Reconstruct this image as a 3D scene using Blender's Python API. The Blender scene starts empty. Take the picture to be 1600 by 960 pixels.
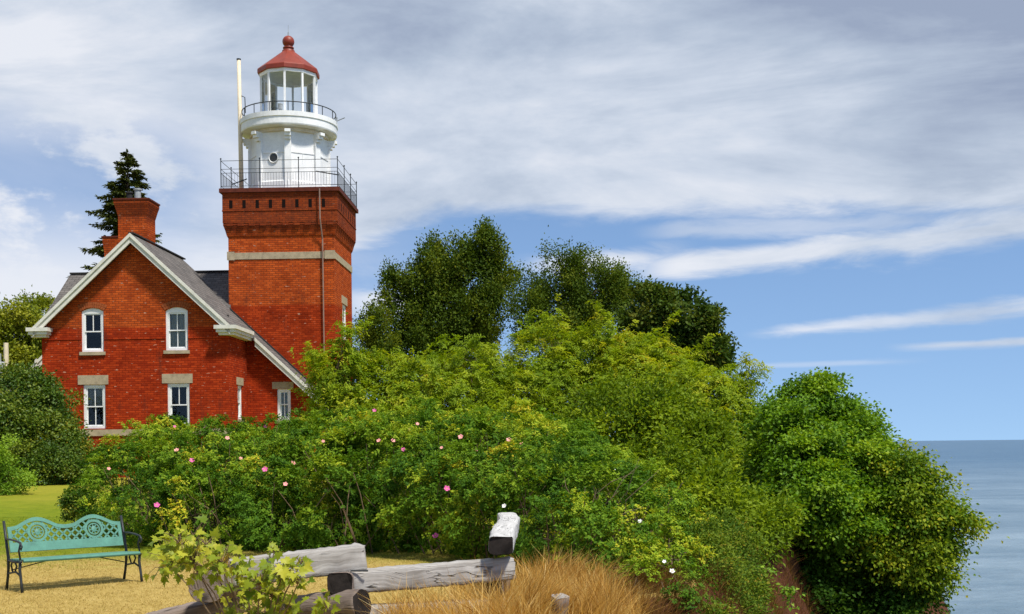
import bpy, math, random
import numpy as np
from mathutils import Vector, Matrix
from mathutils.geometry import tessellate_polygon
from math import radians, sin, cos, pi

# ------------------------------------------------------------------ camera, sky, sun, exposure
scene = bpy.context.scene
COL = scene.collection
F = 1890.0; CX = 800.0; CY = 695.3; ROLL = 0.0105; EYE = 1.6
cam_d = bpy.data.cameras.new('camera'); cam = bpy.data.objects.new('camera', cam_d); COL.objects.link(cam)
cam_d.sensor_width = 36; cam_d.lens = F / 1600 * 36
cam_d.shift_y = (CY - 480) / 1600
cam_d.clip_start = 0.1; cam_d.clip_end = 200000
cam.matrix_world = Matrix.Translation((0, 0, EYE)) @ Matrix.Rotation(pi / 2, 4, 'X') @ Matrix.Rotation(-ROLL, 4, 'Z')
scene.camera = cam
scene.view_settings.view_transform = 'Standard'; scene.view_settings.look = 'None'
scene.view_settings.exposure = 0.22; scene.view_settings.gamma = 1.0; scene.view_settings.use_curve_mapping = False
scene.cycles.max_bounces = 6; scene.cycles.transparent_max_bounces = 12

SUN_TO = Vector((0.36, -0.37, 0.86)).normalized()
sun_d = bpy.data.lights.new('sun', 'SUN'); sun = bpy.data.objects.new('sun', sun_d); COL.objects.link(sun)
sun_d.energy = 5.0; sun_d.angle = radians(6.0); sun_d.color = (1.0, 0.95, 0.86)
sun.rotation_euler = (-SUN_TO).to_track_quat('-Z', 'Y').to_euler()
sun.location = (0, -10, 40)


class E:
    """a shader value with arithmetic"""
    def __init__(s, nt, sock): s.nt = nt; s.s = sock
    def _m(s, op, o=None, p=None):
        n = s.nt.nodes.new('ShaderNodeMath'); n.operation = op
        for i, v in enumerate((s, o, p)):
            if v is None: continue
            if isinstance(v, E): s.nt.links.new(v.s, n.inputs[i])
            else: n.inputs[i].default_value = v
        return E(s.nt, n.outputs[0])
    def __add__(s, o): return s._m('ADD', o)
    __radd__ = __add__
    def __sub__(s, o): return s._m('SUBTRACT', o)
    def __mul__(s, o): return s._m('MULTIPLY', o)
    __rmul__ = __mul__
    def __truediv__(s, o): return s._m('DIVIDE', o)
    def __neg__(s): return s._m('MULTIPLY', -1.0)
    def abs(s): return s._m('ABSOLUTE')
    def mx(s, o): return s._m('MAXIMUM', o)
    def mn(s, o): return s._m('MINIMUM', o)
    def pw(s, o): return s._m('POWER', o)
    def sm(s, a, b, c=0.0, d=1.0):
        n = s.nt.nodes.new('ShaderNodeMapRange'); n.interpolation_type = 'SMOOTHSTEP'; n.clamp = True
        s.nt.links.new(s.s, n.inputs[0])
        for i, v in enumerate((a, b, c, d)): n.inputs[i + 1].default_value = v
        return E(s.nt, n.outputs[0])


def comb(nt, x, y, z=0.0):
    n = nt.nodes.new('ShaderNodeCombineXYZ')
    for i, v in enumerate((x, y, z)):
        if isinstance(v, E): nt.links.new(v.s, n.inputs[i])
        else: n.inputs[i].default_value = v
    return n.outputs[0]
def noise(nt, vec, scale, detail=4.0, rough=0.5, dist=0.0):
    n = nt.nodes.new('ShaderNodeTexNoise'); n.inputs['Scale'].default_value = scale
    n.inputs['Detail'].default_value = detail; n.inputs['Roughness'].default_value = rough
    n.inputs['Distortion'].default_value = dist
    if vec is not None: nt.links.new(vec, n.inputs['Vector'])
    return E(nt, n.outputs[0])
def mixc(nt, f, a, b, mode='MIX'):
    n = nt.nodes.new('ShaderNodeMix'); n.data_type = 'RGBA'; n.blend_type = mode
    if isinstance(f, E): nt.links.new(f.s, n.inputs[0])
    else: n.inputs[0].default_value = f
    for i, v in ((6, a), (7, b)):
        if isinstance(v, tuple): n.inputs[i].default_value = (*v, 1)
        else: nt.links.new(v, n.inputs[i])
    return n.outputs[2]
def ramp(nt, f, stops):
    n = nt.nodes.new('ShaderNodeValToRGB'); r = n.color_ramp
    while len(r.elements) < len(stops): r.elements.new(0.5)
    for e, (p, c) in zip(r.elements, stops): e.position = p; e.color = (*c, 1)
    nt.links.new(f.s, n.inputs[0]); return n.outputs[0]


def build_sky():
    w = bpy.data.worlds.new('World'); scene.world = w; w.use_nodes = True
    nt = w.node_tree; nt.nodes.clear()
    out = nt.nodes.new('ShaderNodeOutputWorld'); bg = nt.nodes.new('ShaderNodeBackground')
    sky = nt.nodes.new('ShaderNodeTexSky'); sky.sky_type = 'NISHITA'; sky.sun_disc = False
    sky.sun_elevation = math.asin(SUN_TO.z); sky.sun_rotation = math.atan2(SUN_TO.x, SUN_TO.y)
    sky.air_density = 1.0; sky.dust_density = 0.3; sky.ozone_density = 2.0
    tc = nt.nodes.new('ShaderNodeTexCoord'); sp = nt.nodes.new('ShaderNodeSeparateXYZ')
    nt.links.new(tc.outputs['Generated'], sp.inputs[0])
    x, y, z = (E(nt, sp.outputs[i]) for i in range(3))
    nt.links.new(comb(nt, x, y, z.mx(0.0) * 0.85 + 0.17), sky.inputs[0])
    a = x._m('ARCTAN2', y)                      # azimuth from +Y, to the right
    e = z._m('ARCSINE')                         # elevation
    STR = 0.10
    skyc = mixc(nt, 1.0, sky.outputs[0], (STR * 1.24, STR * 1.32, STR * 1.40), 'MULTIPLY')
    def nz(sa, se, scale, off, detail=5, rough=0.55, dist=0.0):
        return noise(nt, comb(nt, a * sa + off, e * se + off * 0.37, off), scale, detail, rough, dist) - 0.5
    n1 = nz(3.2, 11, 1.0, 3.1, 7, 0.6, 0.4)     # large banks
    n2 = nz(9, 34, 1.0, 7.7, 7, 0.62, 0.6)      # wisps
    n3 = nz(1.6, 5, 1.0, 12.3, 3, 0.5)          # slow tone
    n4 = nz(14, 22, 1.0, 21.0, 7, 0.6)          # puffs
    # overcast sheet: lower edge sinks to the left
    edge = a.sm(-0.30, -0.02, 0.10, 0.184) + a.sm(0.15, 0.45, 0.0, -0.020)
    sheet = (e - edge + n1 * 0.022 + n2 * 0.034).sm(-0.007, 0.014)
    gap = (n4 + n2 * 0.5 + 0.10).sm(-0.06, 0.14) * a.sm(-0.18, -0.31) * e.sm(0.28, 0.21) * e.sm(0.12, 0.20)
    gap2 = (n2 * 1.3 + n4 * 0.7).sm(-0.12, 0.2) * a.sm(-0.02, -0.16) * e.sm(0.20, 0.14)
    sheet = sheet * (gap * -0.75 + 1.0)
    low_left = a.sm(-0.03, -0.25) * (gap2 * -0.8 + 1.0) * e.sm(0.02, 0.09) * 0.8 * (gap * -0.8 + 1.0)
    def streak(a0, a1, e0, m, t0, t1, off, soft=0.5):
        k = (a - a0)
        th = (k * t1 + t0).mx(0.0015)
        d = e - (k * m + e0)
        nn = nz(10, 40, 1.0, off, 6, 0.62, 0.5)
        body = (d / th).abs() * -1.0 + 1.0 + nn * 2.2
        return body.sm(0.0, 1.0) * a.sm(a0 - 0.005, a0 + 0.05) * a.sm(a1 + 0.06, a1)
    s1 = streak(0.09, 0.60, 0.140, 0.075, 0.010, 0.045, 31.0)
    s2 = streak(0.19, 0.60, 0.087, 0.060, 0.005, 0.034, 37.0) * 0.8
    s3 = streak(0.30, 0.41, 0.0735, 0.010, 0.004, 0.012, 43.0) * 0.85
    s4 = streak(0.00, 0.10, 0.145, 0.05, 0.016, 0.0, 47.0) * 0.9
    s5 = streak(0.10, 0.50, 0.172, -0.01, 0.006, 0.06, 53.0) * 0.55
    s7 = streak(0.17, 0.28, 0.0615, 0.004, 0.003, 0.008, 63.0) * 0.3
    s6 = streak(-0.16, -0.09, 0.118, 0.0, 0.02, 0.0, 57.0) * 0.9
    cover = sheet.mx(low_left).mx(s1).mx(s2).mx(s3).mx(s4).mx(s5).mx(s6).mx(s7).mn(1.0).mx(0.0)
    behind = y.sm(-0.2, 0.15)                   # rest of the dome: broken cloud
    other = (noise(nt, tc.outputs['Generated'], 2.2, 6, 0.6) - 0.5).sm(-0.08, 0.10)
    cover = cover * behind + (behind * -1.0 + 1.0) * other * 0.40
    # cloud tone
    tone = n3 * 1.9 + n1 * 2.3 + n2 * 0.30 + n4 * 0.35 + 0.68
    tone = tone + a.sm(-0.10, -0.35, 0.0, 0.12) - (a.sm(0.12, 0.42) * e.sm(0.20, 0.30) * 0.50) + e.sm(0.28, 0.19, 0.0, 0.26) + e.sm(0.36, 0.26, -0.14, 0.0)
    cl = ramp(nt, tone, [(0.0, (0.29, 0.345, 0.46)), (0.35, (0.415, 0.48, 0.585)), (0.65, (0.555, 0.61, 0.70)), (1.0, (0.73, 0.75, 0.80))])
    fin = mixc(nt, cover * 0.93, skyc, cl)
    nt.links.new(fin, bg.inputs[0]); bg.inputs[1].default_value = 1.0
    nt.links.new(bg.outputs[0], out.inputs[0])
build_sky()


# ------------------------------------------------------------------ helpers
def P(x, y, D):
    dx, dy = x - CX, CY - y
    c, s = cos(ROLL), sin(ROLL)
    tu, tv = dx * c + dy * s, -dx * s + dy * c
    return Vector((tu * D / F, D, EYE + tv * D / F))
def sstep(a, b, v):
    t = np.clip((np.asarray(v, float) - a) / (b - a), 0, 1); return t * t * (3 - 2 * t)
EDGE_D = [-50, 6, 9, 11, 13, 16, 22, 30, 45, 80, 120, 400]
EDGE_X = [2.2, 1.2, 0.9, 1.05, 1.5, 2.35, 4.0, 6.4, 13.0, 22.0, 27, 30]
def ground_z(x, y):
    x = np.asarray(x, float); y = np.asarray(y, float)
    base = 0.5 * sstep(16, 43, y) + 0.03 * np.sin(x * 0.9 + 1.3) * np.sin(y * 0.7)
    d = x - np.interp(y, EDGE_D, EDGE_X) + 0.25 * np.sin(y * 1.7) + 0.15 * np.sin(y * 4.1 + x)
    drop = np.where(d > 0, 0.5 * np.minimum(d, 0.6) + 1.9 * np.maximum(d - 0.35, 0), 0)
    rough = np.where(d > 0.3, 0.18 * np.sin(x * 3.1 + y * 2.3) * np.sin(y * 3.7 - x * 1.9) + 0.09 * np.sin(x * 9 + y * 7) * np.sin(y * 11 - x * 5), 0)
    return np.maximum(base - drop + rough, -22)


class MB:
    def __init__(s): s.v = []; s.f = []; s.uv = None; s.mi = []
    def add(s, vs, fs, mi=0):
        o = len(s.v); s.v += [tuple(v) for v in vs]; s.f += [tuple(i + o for i in f) for f in fs]; s.mi += [mi] * len(fs); return s
    def box(s, lo, hi, mi=0):
        (a, b, c), (d, e, g) = lo, hi
        return s.add([(a, b, c), (d, b, c), (d, e, c), (a, e, c), (a, b, g), (d, b, g), (d, e, g), (a, e, g)],
                     [(0, 3, 2, 1), (4, 5, 6, 7), (0, 1, 5, 4), (1, 2, 6, 5), (2, 3, 7, 6), (3, 0, 4, 7)], mi)
    def hexa(s, p, mi=0):
        return s.add(p, [(0, 3, 2, 1), (4, 5, 6, 7), (0, 1, 5, 4), (1, 2, 6, 5), (2, 3, 7, 6), (3, 0, 4, 7)], mi)
    def bar(s, p, q, w, h, up=(0, 0, 1), mi=0):
        p, q = Vector(p), Vector(q); d = (q - p).normalized(); up = Vector(up)
        if abs(d.dot(up)) > 0.99: up = Vector((0, 1, 0))
        a = d.cross(up).normalized() * (w / 2); b = a.cross(d).normalized() * (h / 2)
        return s.hexa([p - a - b, p + a - b, q + a - b, q - a - b, p - a + b, p + a + b, q + a + b, q - a + b], mi)
    def tube(s, pts, rad, n=6, cap=True, mi=0):
        pts = [Vector(p) for p in pts]; m = len(pts)
        if not hasattr(rad, '__len__'): rad = [rad] * m
        vs = []; prev = None
        for i, p in enumerate(pts):
            d = (pts[min(i + 1, m - 1)] - pts[max(i - 1, 0)])
            d = d.normalized() if d.length > 1e-9 else Vector((0, 0, 1))
            if prev is None:
                r = Vector((1, 0, 0)) if abs(d.x) < 0.8 else Vector((0, 1, 0))
            else: r = prev
            a = (r - d * r.dot(d)).normalized(); prev = a; b = d.cross(a)
            vs += [p + (a * cos(2 * pi * k / n) + b * sin(2 * pi * k / n)) * rad[i] for k in range(n)]
        fs = [(i * n + k, i * n + (k + 1) % n, (i + 1) * n + (k + 1) % n, (i + 1) * n + k) for i in range(m - 1) for k in range(n)]
        if cap: fs += [tuple(range(n))[::-1], tuple((m - 1) * n + k for k in range(n))]
        return s.add(vs, fs, mi)
    def lathe(s, prof, n, c=(0, 0, 0), a0=0.0, mi=0, closed=False):
        vs = []; m = len(prof)
        for r, z in prof:
            vs += [(c[0] + r * cos(a0 + 2 * pi * k / n), c[1] + r * sin(a0 + 2 * pi * k / n), c[2] + z) for k in range(n)]
        fs = [(i * n + k, i * n + (k + 1) % n, (i + 1) * n + (k + 1) % n, (i + 1) * n + k) for i in range(m - 1) for k in range(n)]
        if closed: fs += [((m - 1) * n + k, (m - 1) * n + (k + 1) % n, (k + 1) % n, k) for k in range(n)]
        return s.add(vs, fs, mi)
    def plate(s, outer, holes, o, ax, ay, depth, mi=0):
        """polygon with holes in the plane o+ax*u+ay*v, extruded by depth against its normal ax x ay"""
        o, ax, ay = Vector(o), Vector(ax), Vector(ay); nrm = ax.cross(ay).normalized()
        loops = [outer] + list(holes); flat = [p for l in loops for p in l]
        tri = tessellate_polygon([[Vector((p[0], p[1], 0)) for p in l] for l in loops])
        top = [o + ax * p[0] + ay * p[1] for p in flat]; bot = [v - nrm * depth for v in top]
        n = len(flat); fs = []
        for t in tri:
            a, b, c = t
            if (top[b] - top[a]).cross(top[c] - top[a]).dot(nrm) < 0: t = (a, c, b)
            fs.append(tuple(t)); fs.append(tuple(i + n for i in t[::-1]))
        k = 0
        for li, l in enumerate(loops):
            m = len(l); area = sum(l[i][0] * l[(i + 1) % m][1] - l[(i + 1) % m][0] * l[i][1] for i in range(m))
            flip = (area < 0) != (li > 0)
            for i in range(m):
                a, b = k + i, k + (i + 1) % m
                q = (a, a + n, b + n, b); fs.append(q[::-1] if flip else q)
            k += m
        return s.add(top + bot, fs, mi)
    def build(s, name, mats, parent=None, smooth=False, uv=True):
        me = bpy.data.meshes.new(name); me.from_pydata(s.v, [], s.f)
        for m in (mats if isinstance(mats, (list, tuple)) else [mats]): me.materials.append(m)
        me.polygons.foreach_set('material_index', s.mi)
        if uv:
            l = me.uv_layers.new(name='UVMap'); d = []
            for p in me.polygons:
                nx, ny, nz = (abs(c) for c in p.normal)
                for vi in p.vertices:
                    v = s.v[vi]
                    d += (v[1], v[2]) if nx >= ny and nx > nz * 0.8 else ((v[0], v[2]) if ny > nz * 0.8 else (v[0], v[1]))
            l.data.foreach_set('uv', d)
        if smooth: me.polygons.foreach_set('use_smooth', [True] * len(me.polygons))
        me.update()
        o = bpy.data.objects.new(name, me); COL.objects.link(o)
        if parent: o.parent = parent
        return o
def empty(name, label, cat, loc=(0, 0, 0), rz=0.0, group=None):
    o = bpy.data.objects.new(name, None); COL.objects.link(o); o.location = loc; o.rotation_euler = (0, 0, rz)
    o.empty_display_size = 0.2; return tag(o, label, cat, group)
def tag(o, label, cat, group=None, kind=None):
    o['label'] = label; o['category'] = cat
    if group: o['group'] = group
    if kind: o['kind'] = kind
    return o
def keep(o, root):
    """parent o (built in world coordinates) under root without moving it"""
    o.parent = root; o.matrix_parent_inverse = (Matrix.Translation(root.location) @ root.rotation_euler.to_matrix().to_4x4()).inverted(); return o


# ------------------------------------------------------------------ materials
def new_mat(name):
    m = bpy.data.materials.new(name); m.use_nodes = True; nt = m.node_tree
    return m, nt, nt.nodes['Principled BSDF']
def bump(nt, b, h, strength=0.3, dist=0.02):
    n = nt.nodes.new('ShaderNodeBump'); n.inputs['Strength'].default_value = strength; n.inputs['Distance'].default_value = dist
    nt.links.new(h.s if isinstance(h, E) else h, n.inputs['Height']); nt.links.new(n.outputs[0], b.inputs['Normal'])
def coord(nt, which='Object'):
    return nt.nodes.new('ShaderNodeTexCoord').outputs[which]
def plain(name, c, rough=0.6, var=0.12, scale=3.0, spec=0.4, metal=0.0, bmp=0.15):
    m, nt, b = new_mat(name); oc = coord(nt)
    n = noise(nt, oc, scale, 6, 0.6) - 0.5; n2 = noise(nt, oc, scale * 9, 3, 0.6) - 0.5
    dark = tuple(v * (1 - 2.2 * var) for v in c); lite = tuple(min(1, v * (1 + 1.6 * var)) for v in c)
    nt.links.new(ramp(nt, n * 1.3 + n2 * 0.8 + 0.5, [(0.0, dark), (0.5, c), (1.0, lite)]), b.inputs['Base Color'])
    b.inputs['Roughness'].default_value = rough; b.inputs['Specular IOR Level'].default_value = spec; b.inputs['Metallic'].default_value = metal
    if bmp: bump(nt, b, n2, bmp, 0.01)
    return m
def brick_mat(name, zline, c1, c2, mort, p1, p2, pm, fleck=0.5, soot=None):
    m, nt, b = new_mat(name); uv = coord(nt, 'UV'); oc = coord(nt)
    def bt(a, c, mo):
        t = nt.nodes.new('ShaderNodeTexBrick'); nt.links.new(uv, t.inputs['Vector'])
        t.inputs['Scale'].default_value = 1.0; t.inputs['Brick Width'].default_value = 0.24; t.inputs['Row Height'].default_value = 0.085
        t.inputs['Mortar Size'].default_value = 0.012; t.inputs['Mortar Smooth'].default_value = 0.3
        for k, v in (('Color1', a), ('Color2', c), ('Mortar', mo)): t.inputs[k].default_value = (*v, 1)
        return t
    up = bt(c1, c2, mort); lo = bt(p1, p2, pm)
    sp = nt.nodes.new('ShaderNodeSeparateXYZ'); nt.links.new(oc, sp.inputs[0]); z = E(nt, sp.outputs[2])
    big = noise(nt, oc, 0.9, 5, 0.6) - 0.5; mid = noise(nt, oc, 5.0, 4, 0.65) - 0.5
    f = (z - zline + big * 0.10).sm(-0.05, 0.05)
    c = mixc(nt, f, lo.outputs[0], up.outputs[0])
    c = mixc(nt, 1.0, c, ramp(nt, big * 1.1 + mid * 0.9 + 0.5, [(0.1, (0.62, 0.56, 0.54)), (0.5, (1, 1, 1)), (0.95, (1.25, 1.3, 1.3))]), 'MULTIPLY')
    # chipped pale bricks and soot
    u = nt.nodes.new('ShaderNodeSeparateXYZ'); nt.links.new(uv, u.inputs[0])
    fl = noise(nt, comb(nt, E(nt, u.outputs[0]) * 4.5, E(nt, u.outputs[1]) * 13.0), 1.0, 2, 0.5)
    c = mixc(nt, fl.sm(0.665, 0.73) * fleck, c, (0.50, 0.30, 0.20))
    st = noise(nt, comb(nt, E(nt, u.outputs[0]) * 2.2, E(nt, u.outputs[1]) * 0.6, 4.0), 1.0, 5, 0.65)
    c = mixc(nt, st.sm(0.54, 0.76) * 0.62, c, (0.07, 0.022, 0.014))
    if soot:
        sf = (z + mid * 0.5).sm(soot[0], soot[0] + 0.35) * (mid * 1.2 + big * 0.8 + 0.55).mn(0.85).mx(0.0)
        c = mixc(nt, sf, c, (0.075, 0.020, 0.011))
    nt.links.new(c, b.inputs['Base Color']); b.inputs['Roughness'].default_value = 0.9; b.inputs['Specular IOR Level'].default_value = 0.05
    bump(nt, b, E(nt, up.outputs[1]) * -1.0, 0.5, 0.01)
    return m
def shingle_mat(name, c):
    m, nt, b = new_mat(name); uv = coord(nt, 'UV'); oc = coord(nt)
    t = nt.nodes.new('ShaderNodeTexBrick'); nt.links.new(uv, t.inputs['Vector']); t.inputs['Scale'].default_value = 1.0
    t.inputs['Brick Width'].default_value = 0.30; t.inputs['Row Height'].default_value = 0.14; t.inputs['Mortar Size'].default_value = 0.012
    for k, v in (('Color1', tuple(x * 0.75 for x in c)), ('Color2', tuple(x * 1.25 for x in c)), ('Mortar', tuple(x * 0.35 for x in c))): t.inputs[k].default_value = (*v, 1)
    n = noise(nt, oc, 1.3, 6, 0.65)
    nt.links.new(mixc(nt, 0.7, t.outputs[0], ramp(nt, n, [(0.25, (0.6, 0.58, 0.55)), (0.75, (1.35, 1.3, 1.2))]), 'MULTIPLY'), b.inputs['Base Color'])
    b.inputs['Roughness'].default_value = 0.9; bump(nt, b, t.outputs[1], 0.4, 0.02); return m
def glass_mat(name, tint=(0.8, 0.9, 0.9)):
    m, nt, b = new_mat(name); out = nt.nodes['Material Output']
    g = nt.nodes.new('ShaderNodeBsdfGlossy'); g.inputs['Roughness'].default_value = 0.02
    t = nt.nodes.new('ShaderNodeBsdfTransparent'); t.inputs[0].default_value = (*tint, 1)
    fr = nt.nodes.new('ShaderNodeFresnel'); fr.inputs[0].default_value = 1.5
    mx = nt.nodes.new('ShaderNodeMixShader'); nt.links.new(fr.outputs[0], mx.inputs[0])
    nt.links.new(t.outputs[0], mx.inputs[1]); nt.links.new(g.outputs[0], mx.inputs[2]); nt.links.new(mx.outputs[0], out.inputs[0]); return m
def wood_mat(name, c_lo, c_hi, crack=0.8):
    """weathered timber; UV.x runs along the grain in metres"""
    m, nt, b = new_mat(name); uv = coord(nt, 'UV')
    u = nt.nodes.new('ShaderNodeSeparateXYZ'); nt.links.new(uv, u.inputs[0]); x, y = E(nt, u.outputs[0]), E(nt, u.outputs[1])
    wob = noise(nt, comb(nt, x * 1.6, y * 3.0), 1.0, 3) * 0.10
    g = noise(nt, comb(nt, x * 2.0, (y + wob * 0.6) * 90.0), 1.0, 5, 0.6); big = noise(nt, comb(nt, x * 2.4, y * 6.0, 9.0), 1.0, 5, 0.6)
    cr = noise(nt, comb(nt, x * 0.9, (y + wob * 0.7) * 22.0, 3.0), 1.0, 3, 0.6)
    c = ramp(nt, g * 0.65 + big * 0.75 - 0.20, [(0.25, c_lo), (0.75, c_hi)])
    ck = (cr - 0.5).abs().sm(0.0, 0.016, 1.0, 0.0) * big.sm(0.50, 0.60) * crack
    c = mixc(nt, ck, c, tuple(v * 0.08 for v in c_lo))
    nt.links.new(c, b.inputs['Base Color']); b.inputs['Roughness'].default_value = 0.85; b.inputs['Specular IOR Level'].default_value = 0.2
    bump(nt, b, g * 0.4 - ck * 1.2, 0.7, 0.02); return m
def leaf_mat(name, stops, transl=0.38, rough=0.55, spec=0.18, tcol=(1.25, 1.2, 0.5)):
    m, nt, b = new_mat(name); out = nt.nodes['Material Output']
    at = nt.nodes.new('ShaderNodeAttribute'); at.attribute_name = 'tint'
    sp = nt.nodes.new('ShaderNodeSeparateColor'); nt.links.new(at.outputs['Color'], sp.inputs[0])
    v = E(nt, sp.outputs[0]) * 0.78 + E(nt, sp.outputs[1]) * 0.22
    c = ramp(nt, v, stops)
    nt.links.new(c, b.inputs['Base Color']); b.inputs['Roughness'].default_value = rough; b.inputs['Specular IOR Level'].default_value = spec
    tr = nt.nodes.new('ShaderNodeBsdfTranslucent'); nt.links.new(mixc(nt, 1.0, c, tcol, 'MULTIPLY'), tr.inputs[0])
    mx = nt.nodes.new('ShaderNodeMixShader'); mx.inputs[0].default_value = transl
    nt.links.new(b.outputs[0], mx.inputs[1]); nt.links.new(tr.outputs[0], mx.inputs[2]); nt.links.new(mx.outputs[0], out.inputs[0]); return m

M = {}
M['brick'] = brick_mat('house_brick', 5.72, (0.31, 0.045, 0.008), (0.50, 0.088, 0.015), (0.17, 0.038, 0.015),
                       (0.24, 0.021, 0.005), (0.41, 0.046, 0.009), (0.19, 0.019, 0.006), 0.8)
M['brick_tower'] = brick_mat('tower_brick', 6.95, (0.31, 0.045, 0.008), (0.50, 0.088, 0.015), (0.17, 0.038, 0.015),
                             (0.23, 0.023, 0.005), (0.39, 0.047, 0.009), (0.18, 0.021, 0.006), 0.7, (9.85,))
M['brick_dark'] = plain('dark_brick_course', (0.10, 0.022, 0.012), 0.85, 0.3, 6.0, 0.2)
M['stone'] = plain('sandstone', (0.36, 0.29, 0.19), 0.85, 0.22, 5.0, 0.2)
M['shingle'] = shingle_mat('roof_shingles', (0.115, 0.105, 0.100))
M['trim'] = plain('trim_paint', (0.62, 0.60, 0.52), 0.55, 0.12, 4.0)
M['white'] = plain('white_paint', (0.74, 0.74, 0.725), 0.5, 0.09, 2.0)
M['cream'] = plain('cream_paint', (0.66, 0.56, 0.40), 0.6, 0.15, 2.5)
M['redpaint'] = plain('red_roof_paint', (0.21, 0.028, 0.011), 0.5, 0.2, 2.5)
M['iron'] = plain('black_iron', (0.018, 0.022, 0.024), 0.5, 0.2, 8.0)
M['zinc'] = plain('grey_zinc', (0.30, 0.32, 0.33), 0.45, 0.2, 6.0)
M['pipe'] = plain('brown_pipe', (0.24, 0.15, 0.11), 0.6, 0.2, 5.0)
M['glass'] = glass_mat('window_glass', (0.62, 0.66, 0.64)); M['clear'] = glass_mat('lantern_glass', (0.97, 0.99, 0.985))
M['curtain'] = plain('curtain_cloth', (0.60, 0.58, 0.54), 0.9, 0.1, 6.0)
M['beige'] = plain('lantern_ceiling', (0.74, 0.71, 0.56), 0.8, 0.12, 3.0)
M['slot'] = plain('slot_shade_black', (0.012, 0.007, 0.006), 0.95, 0.1, 4.0, 0.05, bmp=0)  # near-black colour stands for the shade inside the tower slots
M['porthole'] = plain('dark_porthole_glass', (0.03, 0.028, 0.022), 0.25, 0.2, 4.0, 0.5, bmp=0)
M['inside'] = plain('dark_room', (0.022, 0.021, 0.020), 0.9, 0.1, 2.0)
M['bark'] = plain('bark', (0.075, 0.058, 0.042), 0.9, 0.3, 7.0, 0.2)
M['twig'] = plain('twig_bark', (0.16, 0.11, 0.065), 0.9, 0.3, 9.0, 0.2)
M['teal'] = plain('teal_enamel', (0.075, 0.215, 0.160), 0.42, 0.18, 7.0)
M['timber'] = wood_mat('grey_timber', (0.15, 0.13, 0.11), (0.50, 0.48, 0.45))
M['timber_brown'] = wood_mat('brown_timber', (0.07, 0.05, 0.04), (0.30, 0.24, 0.20))
M['timber_white'] = wood_mat('bleached_timber', (0.30, 0.29, 0.275), (0.60, 0.59, 0.57), 0.6)
M['endgrain'] = plain('dark_end_grain', (0.022, 0.018, 0.016), 0.9, 0.4, 14.0, 0.1)

# ------------------------------------------------------------------ ground, cliff, lake
def ground_mat():
    m, nt, b = new_mat('lawn_and_cliff'); g = nt.nodes.new('ShaderNodeNewGeometry')
    sp = nt.nodes.new('ShaderNodeSeparateXYZ'); nt.links.new(g.outputs['Position'], sp.inputs[0]); x, y, z = (E(nt, sp.outputs[i]) for i in range(3))
    sn = nt.nodes.new('ShaderNodeSeparateXYZ'); nt.links.new(g.outputs['Normal'], sn.inputs[0]); nz = E(nt, sn.outputs[2])
    pos = g.outputs['Position']
    a = noise(nt, pos, 0.55, 6, 0.6); c = noise(nt, pos, 3.0, 6, 0.65); d = noise(nt, pos, 28.0, 4, 0.7)
    dry = ramp(nt, c * 0.6 + d * 0.55 - 0.07, [(0.25, (0.16, 0.10, 0.020)), (0.5, (0.38, 0.27, 0.075)), (0.8, (0.53, 0.40, 0.15))])
    grn = ramp(nt, c * 0.6 + d * 0.5 - 0.05, [(0.25, (0.050, 0.090, 0.003)), (0.5, (0.135, 0.180, 0.006)), (0.8, (0.28, 0.265, 0.016))])
    f = (y + (a - 0.5) * 7.0 + (c - 0.5) * 4.0).sm(15.6, 19.5)
    lawn = mixc(nt, f, dry, grn)
    far = (y + (a - 0.5) * 12.0).sm(26.0, 36.0) * 0.55
    lawn = mixc(nt, far, lawn, (0.32, 0.275, 0.032))
    soil = ramp(nt, c * 0.7 + d * 0.5 - 0.10, [(0.25, (0.028, 0.010, 0.006)), (0.6, (0.10, 0.038, 0.020)), (0.85, (0.20, 0.095, 0.045))])
    col = mixc(nt, (nz + (c - 0.5) * 0.15).sm(0.95, 0.82), lawn, soil)
    nt.links.new(col, b.inputs['Base Color']); b.inputs['Roughness'].default_value = 0.95; b.inputs['Specular IOR Level'].default_value = 0.1
    bump(nt, b, d * 0.6 + c * 0.4, 0.8, 0.05); return m
def grid_obj(name, xs, ys, zf, mat):
    X, Y = np.meshgrid(xs, ys); Z = zf(X, Y); n, m = X.shape
    co = np.stack([X, Y, Z], -1).reshape(-1, 3).astype('f4')
    i = np.arange(n * m).reshape(n, m); q = np.stack([i[:-1, :-1], i[:-1, 1:], i[1:, 1:], i[1:, :-1]], -1).reshape(-1, 4)
    me = mesh_np(name, co, q); me.materials.append(mat); me.polygons.foreach_set('use_smooth', [True] * len(q))
    o = bpy.data.objects.new(name, me); COL.objects.link(o); return o
def mesh_np(name, co, faces):
    """faces: (N,k) array"""
    me = bpy.data.meshes.new(name); nf, k = faces.shape
    me.vertices.add(len(co)); me.vertices.foreach_set('co', np.ascontiguousarray(co, 'f4').ravel())
    me.loops.add(nf * k); me.loops.foreach_set('vertex_index', np.ascontiguousarray(faces, 'i4').ravel())
    me.polygons.add(nf); me.polygons.foreach_set('loop_start', np.arange(0, nf * k, k, dtype='i4'))
    me.polygons.foreach_set('loop_total', np.full(nf, k, 'i4')); me.update(calc_edges=True); return me
xs = np.concatenate([np.linspace(-600, -40, 25)[:-1], np.arange(-40, -8, 0.8), np.arange(-8, 12, 0.14), np.arange(12, 45, 0.8), np.linspace(45, 90, 8)])
ys = np.concatenate([np.linspace(-60, 6, 12)[:-1], np.arange(6, 30, 0.14), np.arange(30, 60, 0.8), np.linspace(60, 700, 40)])
g = grid_obj('ground', xs, ys, ground_z, ground_mat()); g['kind'] = 'structure'
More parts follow.
